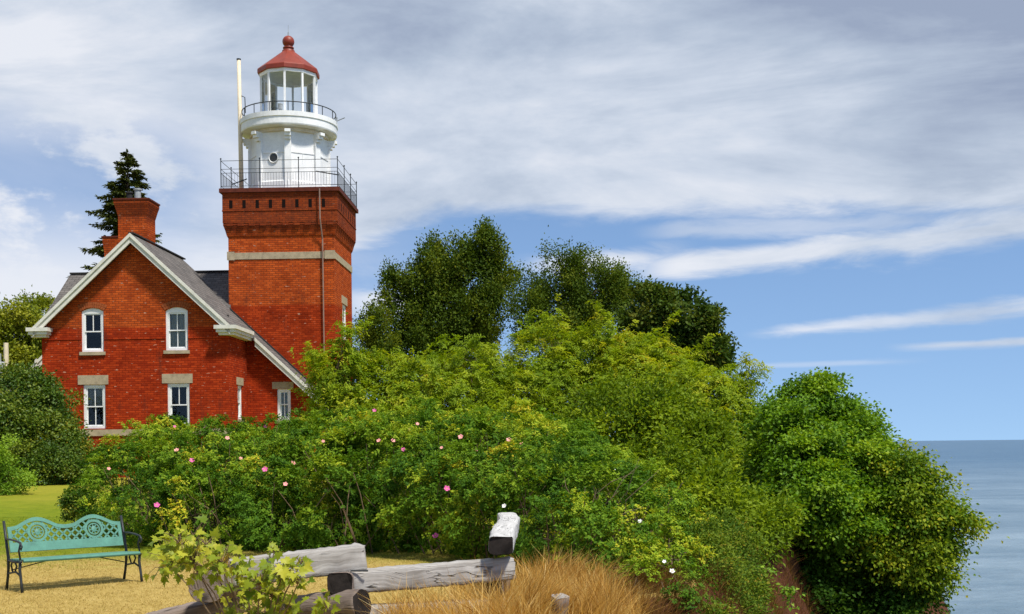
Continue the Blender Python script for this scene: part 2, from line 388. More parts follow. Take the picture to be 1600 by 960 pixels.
def water_mat():
    m, nt, b = new_mat('lake_water'); g = nt.nodes.new('ShaderNodeNewGeometry')
    b.inputs['Base Color'].default_value = (0.10, 0.18, 0.26, 1); b.inputs['Roughness'].default_value = 0.16; b.inputs['IOR'].default_value = 1.33
    sp = nt.nodes.new('ShaderNodeSeparateXYZ'); nt.links.new(g.outputs['Position'], sp.inputs[0]); x, y = E(nt, sp.outputs[0]), E(nt, sp.outputs[1])
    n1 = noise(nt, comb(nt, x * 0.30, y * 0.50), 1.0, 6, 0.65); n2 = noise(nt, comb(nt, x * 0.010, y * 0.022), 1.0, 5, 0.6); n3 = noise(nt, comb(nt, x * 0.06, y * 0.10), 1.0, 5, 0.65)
    near = ramp(nt, n2 * 0.5 + n3 * 0.35 + n1 * 0.15, [(0.38, (0.095, 0.150, 0.195)), (0.60, (0.215, 0.28, 0.325))]); horizon_dark = ramp(nt, n2 * 0.7 + n3 * 0.3, [(0.36, (0.030, 0.082, 0.150)), (0.62, (0.072, 0.142, 0.215))])  # darker lake towards the horizon: sky reflection off wave slopes put into colour
    nt.links.new(mixc(nt, y.sm(120.0, 1400.0)._m('POWER', 0.6), near, horizon_dark), b.inputs['Base Color']); b.inputs['Specular IOR Level'].default_value = 0.22; b.inputs['Roughness'].default_value = 0.3
    bump(nt, b, n1 + n3 * 3.0 + n2 * 3.0, 0.7, 0.8); return m
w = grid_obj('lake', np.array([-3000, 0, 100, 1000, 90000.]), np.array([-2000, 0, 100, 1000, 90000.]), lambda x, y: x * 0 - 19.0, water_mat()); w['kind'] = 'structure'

# ------------------------------------------------------------------ foliage
def unit(v): return v / np.maximum(np.linalg.norm(v, axis=-1, keepdims=True), 1e-9)
UP = np.array([0, 0, 1.0])
def lobes_px(ls):
    """(x, y, D, rx_px, ry_px, rdepth_m) -> world ellipsoids"""
    out = []
    for x, y, D, rx, ry, rd in ls:
        c = P(x, y, D); out.append((c.x, c.y, c.z, rx * D / F, rd, ry * D / F))
    return np.array(out)
def sample_lobes(rng, L, n, inner=0.55, cull=0.8):
    w = (L[:, 3] * L[:, 5] + L[:, 3] * L[:, 4]) ; w = w / w.sum()
    pos = []; outw = []; cnt = 0
    for _ in range(8):
        k = rng.choice(len(L), n, p=w); d = unit(rng.normal(size=(n, 3)))
        ph = k * 1.7
        wob = 1 + 0.10 * np.sin(d[:, 0] * 5 + ph) * np.sin(d[:, 2] * 6 + ph) + 0.08 * np.sin(d[:, 1] * 9 + d[:, 2] * 7 + ph)
        r = (inner + (1 - inner) * rng.random(n) ** 0.45) * wob
        c = L[k]; p = c[:, :3] + d * c[:, 3:] * r[:, None]
        o = unit(d / c[:, 3:])
        q = (p[:, None, :] - L[None, :, :3]) / L[None, :, 3:]
        nd = np.linalg.norm(q, axis=-1); nd[np.arange(n), k] = 9
        ok = (nd.min(1) > cull * rng.uniform(0.7, 1.0, n)) & (p[:, 2] > ground_z(p[:, 0], p[:, 1]) - 0.05)
        pos.append(p[ok]); outw.append(o[ok]); cnt += ok.sum()
        if cnt >= n: break
    return np.concatenate(pos)[:n], np.concatenate(outw)[:n]
def leaf_mesh(name, pos, ax, nrm, ln, wd, tint, mat, fold=0.18, curl=0.15, tipw=0.55):
    """diamond leaves folded along the midrib, each two triangles either side of it"""
    ax = unit(ax); side = unit(np.cross(nrm, ax)); n = np.cross(ax, side); N = len(pos)
    l, w = ln[:, None], wd[:, None]
    base = pos; tip = pos + ax * l - n * l * curl
    mid = pos + ax * l * 0.45
    lf = mid + side * w * 0.5 + n * w * fold; rt = mid - side * w * 0.5 + n * w * fold
    co = np.stack([base, rt, tip, lf], 1).reshape(-1, 3)
    i = np.arange(N)[:, None] * 4
    f = np.concatenate([i + np.array([[0, 1, 2]]), i + np.array([[0, 2, 3]])], 1).reshape(-1, 3)
    me = mesh_np(name, co, f); me.materials.append(mat)
    a = me.attributes.new('tint', 'FLOAT_COLOR', 'POINT')
    t4 = np.repeat(np.concatenate([tint, np.ones((N, 4 - tint.shape[1]))], 1), 4, 0).astype('f4'); a.data.foreach_set('color', t4.ravel())
    o = bpy.data.objects.new(name, me); COL.objects.link(o); return o
def foliage(name, seed, L, mat, n, m, ll, lw, shoot, spread=0.5, flat=0.6, droop=0.0, upw=0.4, pinnate=False, inner=0.55, cull=0.8, jit=0.45, bias=0.0, wild=0.05, bunch=0.30, per=16, squash=0.85, fill=0.16, up_n=0.7, biasf=None, gold=0.0, arms=0, reach=0.8, rise=0.1):
    """n shoots of m leaves, gathered in bunches over the lobes' shells; ll leaf length, lw width, shoot length in metres"""
    rng = np.random.default_rng(seed)
    nb = max(4, int(n * (1 - fill) / per)); cb, ob = sample_lobes(rng, L, nb, inner, cull); nb = len(cb)
    size = np.sqrt(np.median(L[:, 3] * L[:, 5])) * bunch * rng.uniform(0.6, 1.45, nb)
    far = rng.random(nb) < wild; cb = cb + ob * (size * (far * rng.uniform(0.4, 1.5, nb)))[:, None]
    if arms:                                        # long shoots breaking out of the rounded outline
        q = rng.choice(nb, arms); dv = unit(ob[q] * np.array([1, 1, 0.45]) + rng.normal(size=(arms, 3)) * 0.35 + UP * rise); rl = reach * rng.uniform(0.5, 1.3, arms)
        st_ = np.array([0.25, 0.5, 0.75, 1.0]); ac = (cb[q][:, None, :] + dv[:, None, :] * (rl[:, None] * st_)[:, :, None] - UP * (0.18 * rl[:, None] * st_ ** 2)[:, :, None]).reshape(-1, 3)
        asz = (np.median(size) * np.array([0.75, 0.62, 0.5, 0.36]))[None, :] * rng.uniform(0.7, 1.2, (arms, 1))
        cb = np.concatenate([cb, ac]); ob = np.concatenate([ob, np.repeat(dv, 4, 0)]); size = np.concatenate([size, asz.reshape(-1)]); nb = len(cb)
    tb = rng.random(nb)
    k = rng.choice(nb, int(n * (1 - fill)), p=size ** 2 / (size ** 2).sum())
    dd = unit(rng.normal(size=(len(k), 3)) + ob[k] * 0.7 + UP * 0.45)
    pb = cb[k] + dd * (size[k] * rng.uniform(0.55, 1.1, len(k)))[:, None] * np.array([1, 1, squash])
    pf, of = sample_lobes(rng, L, int(n * fill), inner * 0.8, cull * 0.8)
    p = np.concatenate([pb, pf]); o = unit(np.concatenate([dd * 0.7 + ob[k] * 0.5, of])); n = len(p)
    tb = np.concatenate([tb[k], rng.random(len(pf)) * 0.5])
    d = unit(o * 0.8 + UP * upw + rng.normal(size=(n, 3)) * jit)
    sl = shoot * rng.uniform(0.6, 1.4, n)
    nn = unit(UP * up_n + o * 0.7 + rng.normal(size=(n, 3)) * 0.33)
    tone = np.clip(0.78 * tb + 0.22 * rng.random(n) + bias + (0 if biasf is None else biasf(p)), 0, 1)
    if gold: gb = np.concatenate([rng.random(nb)[k] < gold, np.zeros(len(pf), bool)]); tone = np.where(gb, 1.0 - 0.08 * rng.random(n), np.minimum(tone, 0.93))
    idx = np.repeat(np.arange(n), m); N = n * m
    j = np.tile(np.arange(m), n); t = (j + rng.random(N) * 0.8) / m
    D, S = d[idx], sl[idx][:, None]
    P0 = p[idx] + D * S * (t[:, None] - 0.35) - UP * (droop * S * (t[:, None] ** 2))
    sd = unit(np.cross(nn[idx], D))
    if pinnate:
        sg = np.where(j % 2 == 0, 1.0, -1.0)[:, None]
        ax = unit(D * 0.55 + sd * sg * 0.8 - UP * droop * 0.5 + rng.normal(size=(N, 3)) * 0.18); nr = unit(nn[idx] + rng.normal(size=(N, 3)) * 0.22)
        pos = P0 + rng.normal(size=(N, 3)) * shoot * 0.05 * spread
    else:
        off = rng.normal(size=(N, 3)) * np.array([1, 1, flat]) * shoot * 0.5 * spread
        ax = unit(D * 0.5 + off / shoot + rng.normal(size=(N, 3)) * 0.45 - UP * (0.15 + droop * 0.5)); nr = unit(nn[idx] * 0.9 + rng.normal(size=(N, 3)) * 0.45)
        pos = P0 + off
    ln = ll * rng.uniform(0.6, 1.25, N); wd = lw * rng.uniform(0.7, 1.2, N)
    tint = np.stack([tone[idx], rng.random(N)], 1)
    return leaf_mesh(name, pos, ax, nr, ln, wd, tint, mat)
def wood(name, seed, base, L, r0, mat, sub=6, fork=0.45, lean=None):
    """tapered trunk, a limb into every lobe and branchlets out to its shell"""
    rnd = random.Random(seed); b = MB(); base = Vector(base)
    cen = Vector(np.average(L[:, :3], axis=0, weights=L[:, 3] * L[:, 5])); top = base.lerp(cen, 0.85)
    trunk = [base + Vector((0, 0, -0.2))] + [base.lerp(top, t) + Vector((rnd.uniform(-1, 1), rnd.uniform(-1, 1), 0)) * r0 * 0.9 for t in (0.2, 0.45, 0.7)] + [top]
    b.tube(trunk, [r0 * 1.2, r0, r0 * 0.85, r0 * 0.7, r0 * 0.5], 8)
    for l in L:
        c = Vector(l[:3]); h = min(1, max(fork, (c.z - base.z) / max(0.1, (top.z - base.z)) - 0.35))
        s = base.lerp(top, min(h, 0.95)); mid = s.lerp(c, 0.5) + Vector((rnd.uniform(-1, 1), rnd.uniform(-1, 1), rnd.uniform(-0.2, 0.8))) * (c - s).length * 0.12
        b.tube([s, mid, c], [r0 * 0.5, r0 * 0.34, r0 * 0.2], 6)
        for k in range(sub):
            d = Vector((rnd.gauss(0, 1), rnd.gauss(0, 1), rnd.gauss(0.3, 1))).normalized()
            e = c + Vector((d.x * l[3], d.y * l[4], d.z * l[5])) * rnd.uniform(0.75, 1.0)
            q = mid.lerp(c, rnd.uniform(0.3, 1)); m2 = q.lerp(e, 0.5) + Vector((rnd.uniform(-1, 1), rnd.uniform(-1, 1), rnd.uniform(-0.3, 1))) * (e - q).length * 0.12
            b.tube([q, m2, e], [r0 * 0.17, r0 * 0.10, r0 * 0.04], 4)
    return b.build(name, mat, smooth=True, uv=False)
def tree(name, label, cat, seed, px, lm, n, m, ll, lw, shoot, base=None, r0=0.15, bark='bark', sub=6, group=None, fork=0.45, **kw):
    L = lobes_px(px)
    if base is None:
        c = np.average(L[:, :3], axis=0, weights=L[:, 3]); base = (c[0], c[1])
    bz = float(ground_z(base[0], base[1])); root = empty(name, label, cat, (base[0], base[1], bz), 0, group)
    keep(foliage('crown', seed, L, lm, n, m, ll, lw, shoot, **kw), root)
    keep(wood('trunk', seed, (base[0], base[1], bz), L, r0, M[bark], sub, fork), root)
    return root, L

LM = {}
LM['rose'] = leaf_mat('rose_leaves', [(0.0, (0.022, 0.070, 0.007)), (0.35, (0.080, 0.175, 0.011)), (0.62, (0.180, 0.285, 0.015)), (0.82, (0.33, 0.40, 0.024)), (0.93, (0.52, 0.47, 0.03)), (1.0, (0.68, 0.38, 0.03))], 0.32, 0.6, 0.10)
LM['locust'] = leaf_mat('feathery_leaves', [(0.0, (0.101, 0.180, 0.0060)), (0.5, (0.234, 0.326, 0.0100)), (0.85, (0.372, 0.409, 0.0140)), (1.0, (0.489, 0.350, 0.0300))], 0.42)
LM['bright'] = leaf_mat('bright_leaves', [(0.0, (0.068, 0.132, 0.0060)), (0.6, (0.216, 0.293, 0.0100)), (1.0, (0.567, 0.575, 0.0300))], 0.38, 0.5, 0.1)
LM['maple'] = leaf_mat('maple_leaves', [(0.0, (0.034, 0.102, 0.0050)), (0.5, (0.123, 0.243, 0.0090)), (0.9, (0.256, 0.369, 0.0140)), (1.0, (0.335, 0.369, 0.0200))], 0.36, 0.5)
LM['slope'] = leaf_mat('slope_shrub_leaves', [(0.0, (0.018, 0.055, 0.006)), (0.5, (0.070, 0.135, 0.011)), (0.88, (0.17, 0.23, 0.016)), (1.0, (0.34, 0.24, 0.03))], 0.33, 0.6, 0.10)
LM['shade'] = leaf_mat('shaded_maple_leaves', [(0.0, (0.014, 0.045, 0.004)), (0.6, (0.045, 0.105, 0.007)), (1.0, (0.14, 0.22, 0.012))], 0.3, 0.6, 0.1)  # maple leaves darkened in colour for the shade under the brighter crowns
LM['maple_gold'] = leaf_mat('golden_maple_leaves', [(0.0, (0.030, 0.085, 0.005)), (0.5, (0.115, 0.20, 0.009)), (0.85, (0.27, 0.33, 0.016)), (1.0, (0.42, 0.38, 0.022))], 0.40, 0.55, 0.12)
LM['aspen'] = leaf_mat('aspen_leaves', [(0.0, (0.027, 0.057, 0.0060)), (0.5, (0.075, 0.121, 0.0090)), (0.9, (0.163, 0.190, 0.0120)), (1.0, (0.250, 0.230, 0.0180))], 0.3, 0.6, 0.1)
LM['chestnut'] = leaf_mat('rusty_leaves', [(0.0, (0.016, 0.042, 0.006)), (0.6, (0.058, 0.100, 0.010)), (0.88, (0.12, 0.125, 0.014)), (1.0, (0.22, 0.10, 0.018))], 0.25, 0.6, 0.1)
LM['dark'] = leaf_mat('dark_shrub_leaves', [(0.0, (0.021, 0.055, 0.0060)), (0.5, (0.069, 0.132, 0.0100)), (0.9, (0.207, 0.241, 0.0160)), (1.0, (0.391, 0.276, 0.0300))], 0.25, 0.5, 0.3)
LM['olive'] = leaf_mat('far_tree_leaves', [(0.0, (0.075, 0.115, 0.008)), (0.5, (0.19, 0.225, 0.012)), (1.0, (0.36, 0.34, 0.03))], 0.3)
LM['pale'] = leaf_mat('pale_shrub_leaves', [(0.0, (0.07, 0.16, 0.010)), (0.5, (0.17, 0.30, 0.018)), (1.0, (0.32, 0.44, 0.04))], 0.35)
LM['spruce'] = leaf_mat('spruce_needles', [(0.0, (0.020, 0.034, 0.008)), (0.5, (0.065, 0.082, 0.014)), (1.0, (0.13, 0.14, 0.025))], 0.1, 0.6)
LM['sapling'] = leaf_mat('sapling_leaves', [(0.0, (0.10, 0.17, 0.012)), (0.45, (0.25, 0.31, 0.020)), (0.9, (0.48, 0.47, 0.05)), (1.0, (0.50, 0.28, 0.05))], 0.42, 0.45)
LM['drygrass'] = leaf_mat('dry_grass', [(0.0, (0.24, 0.105, 0.018)), (0.5, (0.48, 0.265, 0.048)), (0.85, (0.66, 0.45, 0.14)), (1.0, (0.78, 0.62, 0.28))], 0.35, 0.6, 0.2, (1.1, 0.95, 0.6))
LM['rustgrass'] = leaf_mat('rust_grass', [(0.0, (0.10, 0.045, 0.012)), (0.5, (0.24, 0.12, 0.022)), (1.0, (0.36, 0.28, 0.05))], 0.3, 0.6, 0.2, (1.1, 0.95, 0.6))
LM['lawn'] = leaf_mat('lawn_blades', [(0.0, (0.085, 0.14, 0.005)), (0.40, (0.21, 0.235, 0.010)), (0.58, (0.36, 0.265, 0.065)), (1.0, (0.56, 0.42, 0.16))], 0.3, 0.7, 0.1, (1.1, 1.0, 0.6))


# ------------------------------------------------------------------ the lighthouse
HB = 0.5                                             # ground height at the house
hc = P(357, 580, 46.0)
HOUSE = empty('lighthouse', 'red brick lighthouse dwelling with square tower, white lantern drum and red cupola', 'lighthouse', (hc.x, hc.y, HB), -0.033)
def arc(u0, u1, z, rise, n=8):
    return [(u1 + (u0 - u1) * i / n, z + rise * (1 - (2 * i / n - 1) ** 2)) for i in range(n + 1)]
def rect(u0, v0, u1, v1): return [(u0, v0), (u1, v0), (u1, v1), (u0, v1)]
def opening(u0, z0, u1, z1, rise):
    return [(u0, z0), (u1, z0)] + (arc(u0, u1, z1 - rise, rise) if rise else [(u1, z1), (u0, z1)])
def window(o, ax, u0, z0, u1, z1, rise=0.0, lintel=0.0, sill=True, curtain=None, split=0.5, low=1):
    """a sash window set in an opening of the wall plane o + ax*u + z; ax x z points outwards"""
    o, ax, ay = Vector(o), Vector(ax), Vector((0, 0, 1)); nr = ax.cross(ay)
    fw = 0.095
    b = MB(); b.plate(opening(u0, z0, u1, z1, rise), [rect(u0 + fw, z0 + fw, u1 - fw, z1 - fw - rise * 0.9)], o - nr * 0.05, ax, ay, 0.10)
    w = b.build('window', M['white'], HOUSE)
    iu0, iu1, iz0, iz1 = u0 + fw, u1 - fw, z0 + fw, z1 - fw - rise * 0.9; zm = iz0 + (iz1 - iz0) * split; uc = (iu0 + iu1) / 2; sw = 0.045
    def sash(za, zb, rec, bars):
        s = MB(); hs = []
        xs_ = [iu0 + 0.002, uc, iu1 - 0.002] if bars[0] else [iu0 + 0.002, iu1 - 0.002]; zs_ = [za + (zb - za) * i / bars[1] for i in range(bars[1] + 1)]
        for i in range(len(xs_) - 1):
            for k in range(len(zs_) - 1):
                hs.append(rect(xs_[i] + (sw if i == 0 else 0.016), zs_[k] + (sw if k == 0 else 0.016), xs_[i + 1] - (sw if i == len(xs_) - 2 else 0.016), zs_[k + 1] - (sw if k == len(zs_) - 2 else 0.016)))
        s.plate(rect(iu0 + 0.002, za, iu1 - 0.002, zb), hs, o - nr * rec, ax, ay, 0.035); s.build('sash', M['white'], w)
        g = MB(); g.add([o + ax * u + ay * z - nr * (rec + 0.017) for u, z in rect(iu0 + 0.01, za + 0.01, iu1 - 0.01, zb - 0.01)], [(0, 1, 2, 3)]); g.build('pane', M['glass'], w)
    sash(zm - 0.02, iz1 - 0.002, 0.075, (1, 1)); sash(iz0 + 0.002, zm + 0.025, 0.115, (low, 1))
    if curtain:
        c = MB(); K = 14
        zt, zb = (iz1, zm - 0.02) if curtain == 'top' else ((iz1, iz0))
        for i in range(K):
            ua, ub = iu0 + (iu1 - iu0) * i / K, iu0 + (iu1 - iu0) * (i + 1) / K
            da, db = 0.17 + 0.02 * (i % 2), 0.17 + 0.02 * ((i + 1) % 2)
            lift = abs(i - K / 2) * 0.0
            c.add([o + ax * ua + ay * zb - nr * da, o + ax * ub + ay * zb - nr * db, o + ax * ub + ay * zt - nr * db, o + ax * ua + ay * zt - nr * da], [(0, 1, 2, 3)])
        c.build('curtain', M['curtain'], w)
    if sill:
        s = MB(); p0 = o + ax * (u0 - 0.06) + ay * (z0 - 0.13); 
        s.plate(rect(u0 - 0.07, z0 - 0.13, u1 + 0.07, z0 - 0.003), [], o + nr * 0.07, ax, ay, 0.15); s.build('sill', M['stone'], w)
    if lintel:
        s = MB(); s.plate(rect(u0 - 0.2, z1 + 0.004, u1 + 0.12, z1 + lintel), [], o + nr * 0.02, ax, ay, 0.12); s.build('lintel', M['stone'], w)
    if rise:
        s = MB(); a1 = arc(u0 - 0.02, u1 + 0.02, z1 - rise + 0.01, rise, 12); a2 = arc(u0 - 0.17, u1 + 0.17, z1 - rise + 0.22, rise * 1.15, 12)
        for i in range(12):
            q = [a1[i], a1[i + 1], a2[i + 1], a2[i]]; cu = sum(p[0] for p in q) / 4; cz = sum(p[1] for p in q) / 4
            for h in (0, 1):
                f0, f1 = (0.03, 0.48) if h == 0 else (0.52, 0.97)
                def L_(i0, f): return (a1[i0][0] + (a2[i0][0] - a1[i0][0]) * f, a1[i0][1] + (a2[i0][1] - a1[i0][1]) * f)
                qq = [L_(i, f0), L_(i + 1, f0), L_(i + 1, f1), L_(i, f1)]
                cu = sum(p[0] for p in qq) / 4; qq = [(cu + (p[0] - cu) * 0.86, p[1]) for p in qq]
                s.plate(qq, [], o + nr * 0.018, ax, ay, 0.05)
        s.build('brick_arch', M['arch'], w)
    return w
M['arch'] = plain('arch_brick', (0.30, 0.075, 0.022), 0.85, 0.25, 8.0, 0.2)
XA, YA = Vector((1, 0, 0)), Vector((0, 1, 0))
WL = -7.18; AP = -3.59; EV = 5.70; K_ = 0.933; APZ = EV + K_ * 3.59       # wing width, ridge, eave
def hu(x, y, D=46.1): return P(x, y, D).x - hc.x + 0.0
def hz(x, y, D=46.1): return P(x, y, D).z - HB
# openings of the front wall measured in the photograph: (x0, y0bottom, x1, y1top)
wins = [(126, 550, 161, 481), (259, 548, 294, 480), (129, 670, 164, 601), (262, 667, 297, 599)]
W = [(hu(a, (b + d) / 2), hz(a, b), hu(c, (b + d) / 2), hz(c, d)) for a, b, c, d in wins]
wall = MB()
wall.plate([(WL, -0.6), (0, -0.6), (0, EV + 0.0), (AP, APZ - 0.05), (WL, EV)], [opening(*W[0], 0.13), opening(*W[1], 0.13), opening(*W[2], 0), opening(*W[3], 0)], (0, 0, 0), XA, (0, 0, 1), 0.3)
# right flank of the wing, front of the low side range, left flank
sw = (1.35, hz(383, 655, 47.6), 2.05, hz(383, 602, 47.6))
wall.plate([(0.3, -0.6), (2.8, -0.6), (2.8, EV), (0.3, EV)], [opening(*sw, 0)], (-0.002, 0, 0), YA, (0, 0, 1), 0.3)
LW = 2.8
lw_ = (hu(434, 632, 48.85) - 0.09, hz(434, 657, 48.85), hu(455, 632, 48.85) - 0.09, hz(455, 608, 48.85))
wall.plate([(0.3, -0.6), (3.1, -0.6), (3.1, EV - K_ * 3.1), (0.3, EV - K_ * 0.3 - 0.02)], [opening(*lw_, 0)], (0, LW, 0), XA, (0, 0, 1), 0.3)
wall.plate([(0.0, -0.6), (0.298, -0.6), (0.298, EV - 0.3), (0.0, EV - 0.05)], [], (0, LW, 0), XA, (0, 0, 1), 0.25)
wall.box((3.1 - 0.3, LW + 0.3, -0.6), (3.095, 9.0, EV - K_ * 3.1)); wall.box((WL + 0.002, 0.3, -0.6), (WL + 0.3, LW + 0.4, EV))
wall.plate([(-8.1, -0.6), (WL, -0.6), (WL, 5.9), (-8.1, 5.9)], [], (0, LW, 0), XA, (0, 0, 1), 0.3)
wall.plate([(-9.0, -0.6), (-2.8, -0.6), (-2.8, 5.9), (-6.0, 8.5), (-9.0, 5.9)], [], (-8.1, 0, 0), -YA, (0, 0, 1), 0.3)
wall.box((-8.1, 8.7, -0.6), (2.8, 9.0, 5.8))
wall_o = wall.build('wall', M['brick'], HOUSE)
t = MB(); t.box((WL + 0.31, 1.25, -0.5), (-0.31, 1.30, EV + 0.6)); t.box((WL + 0.31, 0.31, 2.95), (-0.31, 1.24, 3.0)); t.box((WL + 0.31, 0.31, EV - 0.25), (-0.31, 1.24, EV - 0.2)); t.build('dark_backing', M['inside'], HOUSE)  # unseen near-black sheets added behind the windows so the panes stay dark
t = MB(); t.box((WL - 0.04, -0.045, hz(200, 681)), (0.04, -0.002, hz(200, 671))); t.box((0.0, -0.045, hz(200, 681)), (0.045, LW - 0.05, hz(200, 671))); t.build('water_table', M['stone'], HOUSE)
zs = hz(200, 529)
for ua, ub in ((WL + 0.01, W[0][0] - 0.01), (W[0][2] + 0.01, W[1][0] - 0.01), (W[1][2] + 0.01, -0.01)):
    t = MB(); t.box((ua, -0.02, zs - 0.035), (ub, -0.002, zs + 0.035)); t.build('brick_course', M['brick'], HOUSE)
t = MB(); t.box((0.002, 0.0, zs - 0.035), (0.018, LW - 0.02, zs + 0.035)); t.build('brick_course', M['brick'], HOUSE)
window((0, 0, 0), XA, *W[0], rise=0.13, low=0); window((0, 0, 0), XA, *W[1], rise=0.13, curtain='full')
window((0, 0, 0), XA, *W[2], lintel=0.36, curtain='top', sill=False); window((0, 0, 0), XA, *W[3], lintel=0.36, sill=False, low=0)
window((-0.002, 0, 0), YA, *sw, lintel=0.30, sill=True); window((0, LW, 0), XA, *lw_, lintel=0.28, curtain='full')
# roofs: slabs whose top follows the slope
def slab(b, p, th):
    p = [Vector(v) for v in p]; n = (p[1] - p[0]).cross(p[3] - p[0]).normalized()
    if n.z < 0: n = -n
    b.hexa([v - n * th for v in p] + p)
OV = 0.34; TZ = APZ + 0.22
rz = lambda u: TZ - K_ * abs(u - AP)
roof = MB()
slab(roof, [(AP, -0.36, TZ), (OV, -0.36, rz(OV)), (OV, 2.42, rz(OV)), (AP, 2.42, TZ)], 0.14)
slab(roof, [(AP, 2.42, TZ), (3.35, 2.42, rz(3.35)), (3.35, 3.78, rz(3.35)), (AP, 3.78, TZ)], 0.14)
slab(roof, [(AP, 3.78, TZ), (-0.95, 3.78, rz(-0.95)), (-0.95, 6.0, rz(-0.95)), (AP, 6.0, TZ)], 0.14)
slab(roof, [(WL - OV, -0.36, rz(WL - OV)), (AP, -0.36, TZ), (AP, 6.0, TZ), (WL - OV, 6.0, rz(WL - OV))], 0.14)
MZ = 8.68; MS = 0.77
slab(roof, [(-8.45, 2.42, MZ - MS * 3.58), (-0.9, 2.42, MZ - MS * 3.58), (-0.9, 6.0, MZ), (-8.45, 6.0, MZ)], 0.14)
slab(roof, [(-8.45, 6.0, MZ), (2.6, 6.0, MZ), (2.6, 9.4, MZ - MS * 3.4), (-8.45, 9.4, MZ - MS * 3.4)], 0.14)
slab(roof, [(-10.8, 2.5, 2.3), (-8.12, 2.5, 5.0), (-8.12, 8.0, 5.0), (-10.8, 8.0, 2.3)], 0.12)
ro = roof.build('roof', M['shingle'], HOUSE)
rc = MB(); rc.bar((-8.45, 6.0, MZ + 0.02), (-0.97, 6.0, MZ + 0.02), 0.22, 0.06); rc.bar((AP, -0.3, TZ + 0.01), (AP, 6.2, TZ + 0.01), 0.22, 0.05)
rc.bar((-1.02, 3.74, rz(-1.02) + 0.02), (3.3, 3.74, rz(3.3) + 0.02), 0.10, 0.09); rc.build('ridge_cap', M['inside'], ro)
# rake boards, eave cornices and their returns
tr = MB()
def rake(u0, u1, w, h=0.34, th=0.08, zf=rz):
    tr = MB()
    z0, z1 = zf(u0) - 0.03, zf(u1) - 0.03
    tr.hexa([(u0, w, z0 - h), (u1, w, z1 - h), (u1, w + th, z1 - h), (u0, w + th, z0 - h), (u0, w, z0), (u1, w, z1), (u1, w + th, z1), (u0, w + th, z0)])
    tr.hexa([(u0, w - 0.05, z0 - h * 0.38), (u1, w - 0.05, z1 - h * 0.38), (u1, w - 0.003, z1 - h * 0.38), (u0, w - 0.003, z0 - h * 0.38), (u0, w - 0.05, z0 + 0.015), (u1, w - 0.05, z1 + 0.015), (u1, w - 0.003, z1 + 0.015), (u0, w - 0.003, z0 + 0.015)])
    tr.build('rake_board', M['trim'], HOUSE)
rake(AP + 0.001, OV - 0.16, -0.40); rake(WL - OV + 0.16, AP - 0.001, -0.40)
rake(OV + 0.1, 3.35, 2.36)
rake(-10.8, -8.12, 2.42, zf=lambda u: 5.0 + (u + 8.12) * 1.007)
rake(-8.47, -8.40, 2.36)
EV -= 0.13
for s, u in ((1, 0.0), (-1, WL)):
    a, b_ = u - 0.42, u + 0.42; tr = MB()
    tr.box((a, -0.47, EV + 0.02), (b_, -0.003, EV + 0.16)); tr.box((a + 0.06, -0.40, EV - 0.10), (b_ - 0.06, -0.003, EV + 0.018)); tr.box((a + 0.13, -0.30, EV - 0.20), (b_ - 0.13, -0.003, EV - 0.102)); tr.build('eave_return', M['trim'], HOUSE)
EC = EV; tr = MB(); tr.box((0.003, 0.0, EV + 0.02), (0.42, 2.34, EV + 0.16)); tr.box((0.003, 0.0, EV - 0.10), (0.36, 2.40, EV + 0.018)); tr.box((0.003, 0.0, EV - 0.20), (0.29, 2.5, EV - 0.102))
tr.build('eave_cornice', M['trim'], HOUSE); EV += 0.13; tr = MB(); tr.box((-8.5, 2.34, 5.66), (-7.62, 2.42, 5.92)); tr.box((-8.42, 2.42, 5.66), (-7.62, 2.78, 5.72))
tr.build('eave_cornice', M['trim'], HOUSE)
# chimneys
def chimney(u0, u1, w0, w1, z0, z1, flare, pots):
    b = MB(); c = [(0, z0), (0, z1 - 0.62), (flare * 0.25, z1 - 0.5), (flare * 0.6, z1 - 0.3), (flare, z1 - 0.12), (flare, z1)]
    rings = [[(u0 - f, w0 - f, z), (u1 + f, w0 - f, z), (u1 + f, w1 + f, z), (u0 - f, w1 + f, z)] for f, z in c]
    vs = [v for r in rings for v in r]; fs = [(i * 4 + k, i * 4 + (k + 1) % 4, i * 4 + 4 + (k + 1) % 4, i * 4 + 4 + k) for i in range(len(rings) - 1) for k in range(4)] + [tuple(range(len(vs) - 4, len(vs)))]
    b.add(vs, fs); o = b.build('chimney', M['brick_tower'], HOUSE)
    k = MB(); k.box((u0 - flare - 0.03, w0 - flare - 0.03, z1 + 0.002), (u1 + flare + 0.03, w1 + flare + 0.03, z1 + 0.06)); k.build('chimney_cap', M['brick_dark'], o)
    for u, w, h, m in pots:
        q = MB(); q.lathe([(0.0, 0.0), (0.13, 0.0), (0.13, h), (0.17, h + 0.01), (0.17, h + 0.07), (0.10, h + 0.07), (0.10, h - 0.1), (0.0, h - 0.1)], 10, (u, w, z1 + 0.062)); q.build('chimney_pot', m, o, smooth=False)
chu0 = P(184, 350, 47.4).x - hc.x - 0.05; chu1 = P(229, 350, 47.4).x - hc.x - 0.05; chz = P(205, 313, 47.4).z - HB
chimney(chu0, chu1, 1.3, 2.35, 7.8, chz, 0.13, [(chu0 + 0.30, 1.8, 0.30, M['inside']), (chu0 + 0.62, 1.8, 0.42, M['zinc'])])
c2 = P(165, 380, 51.0).x - hc.x - 0.15; chimney(c2, c2 + 0.62, 4.6, 5.4, 6.5, P(172, 373, 51).z - HB, 0.06, [])

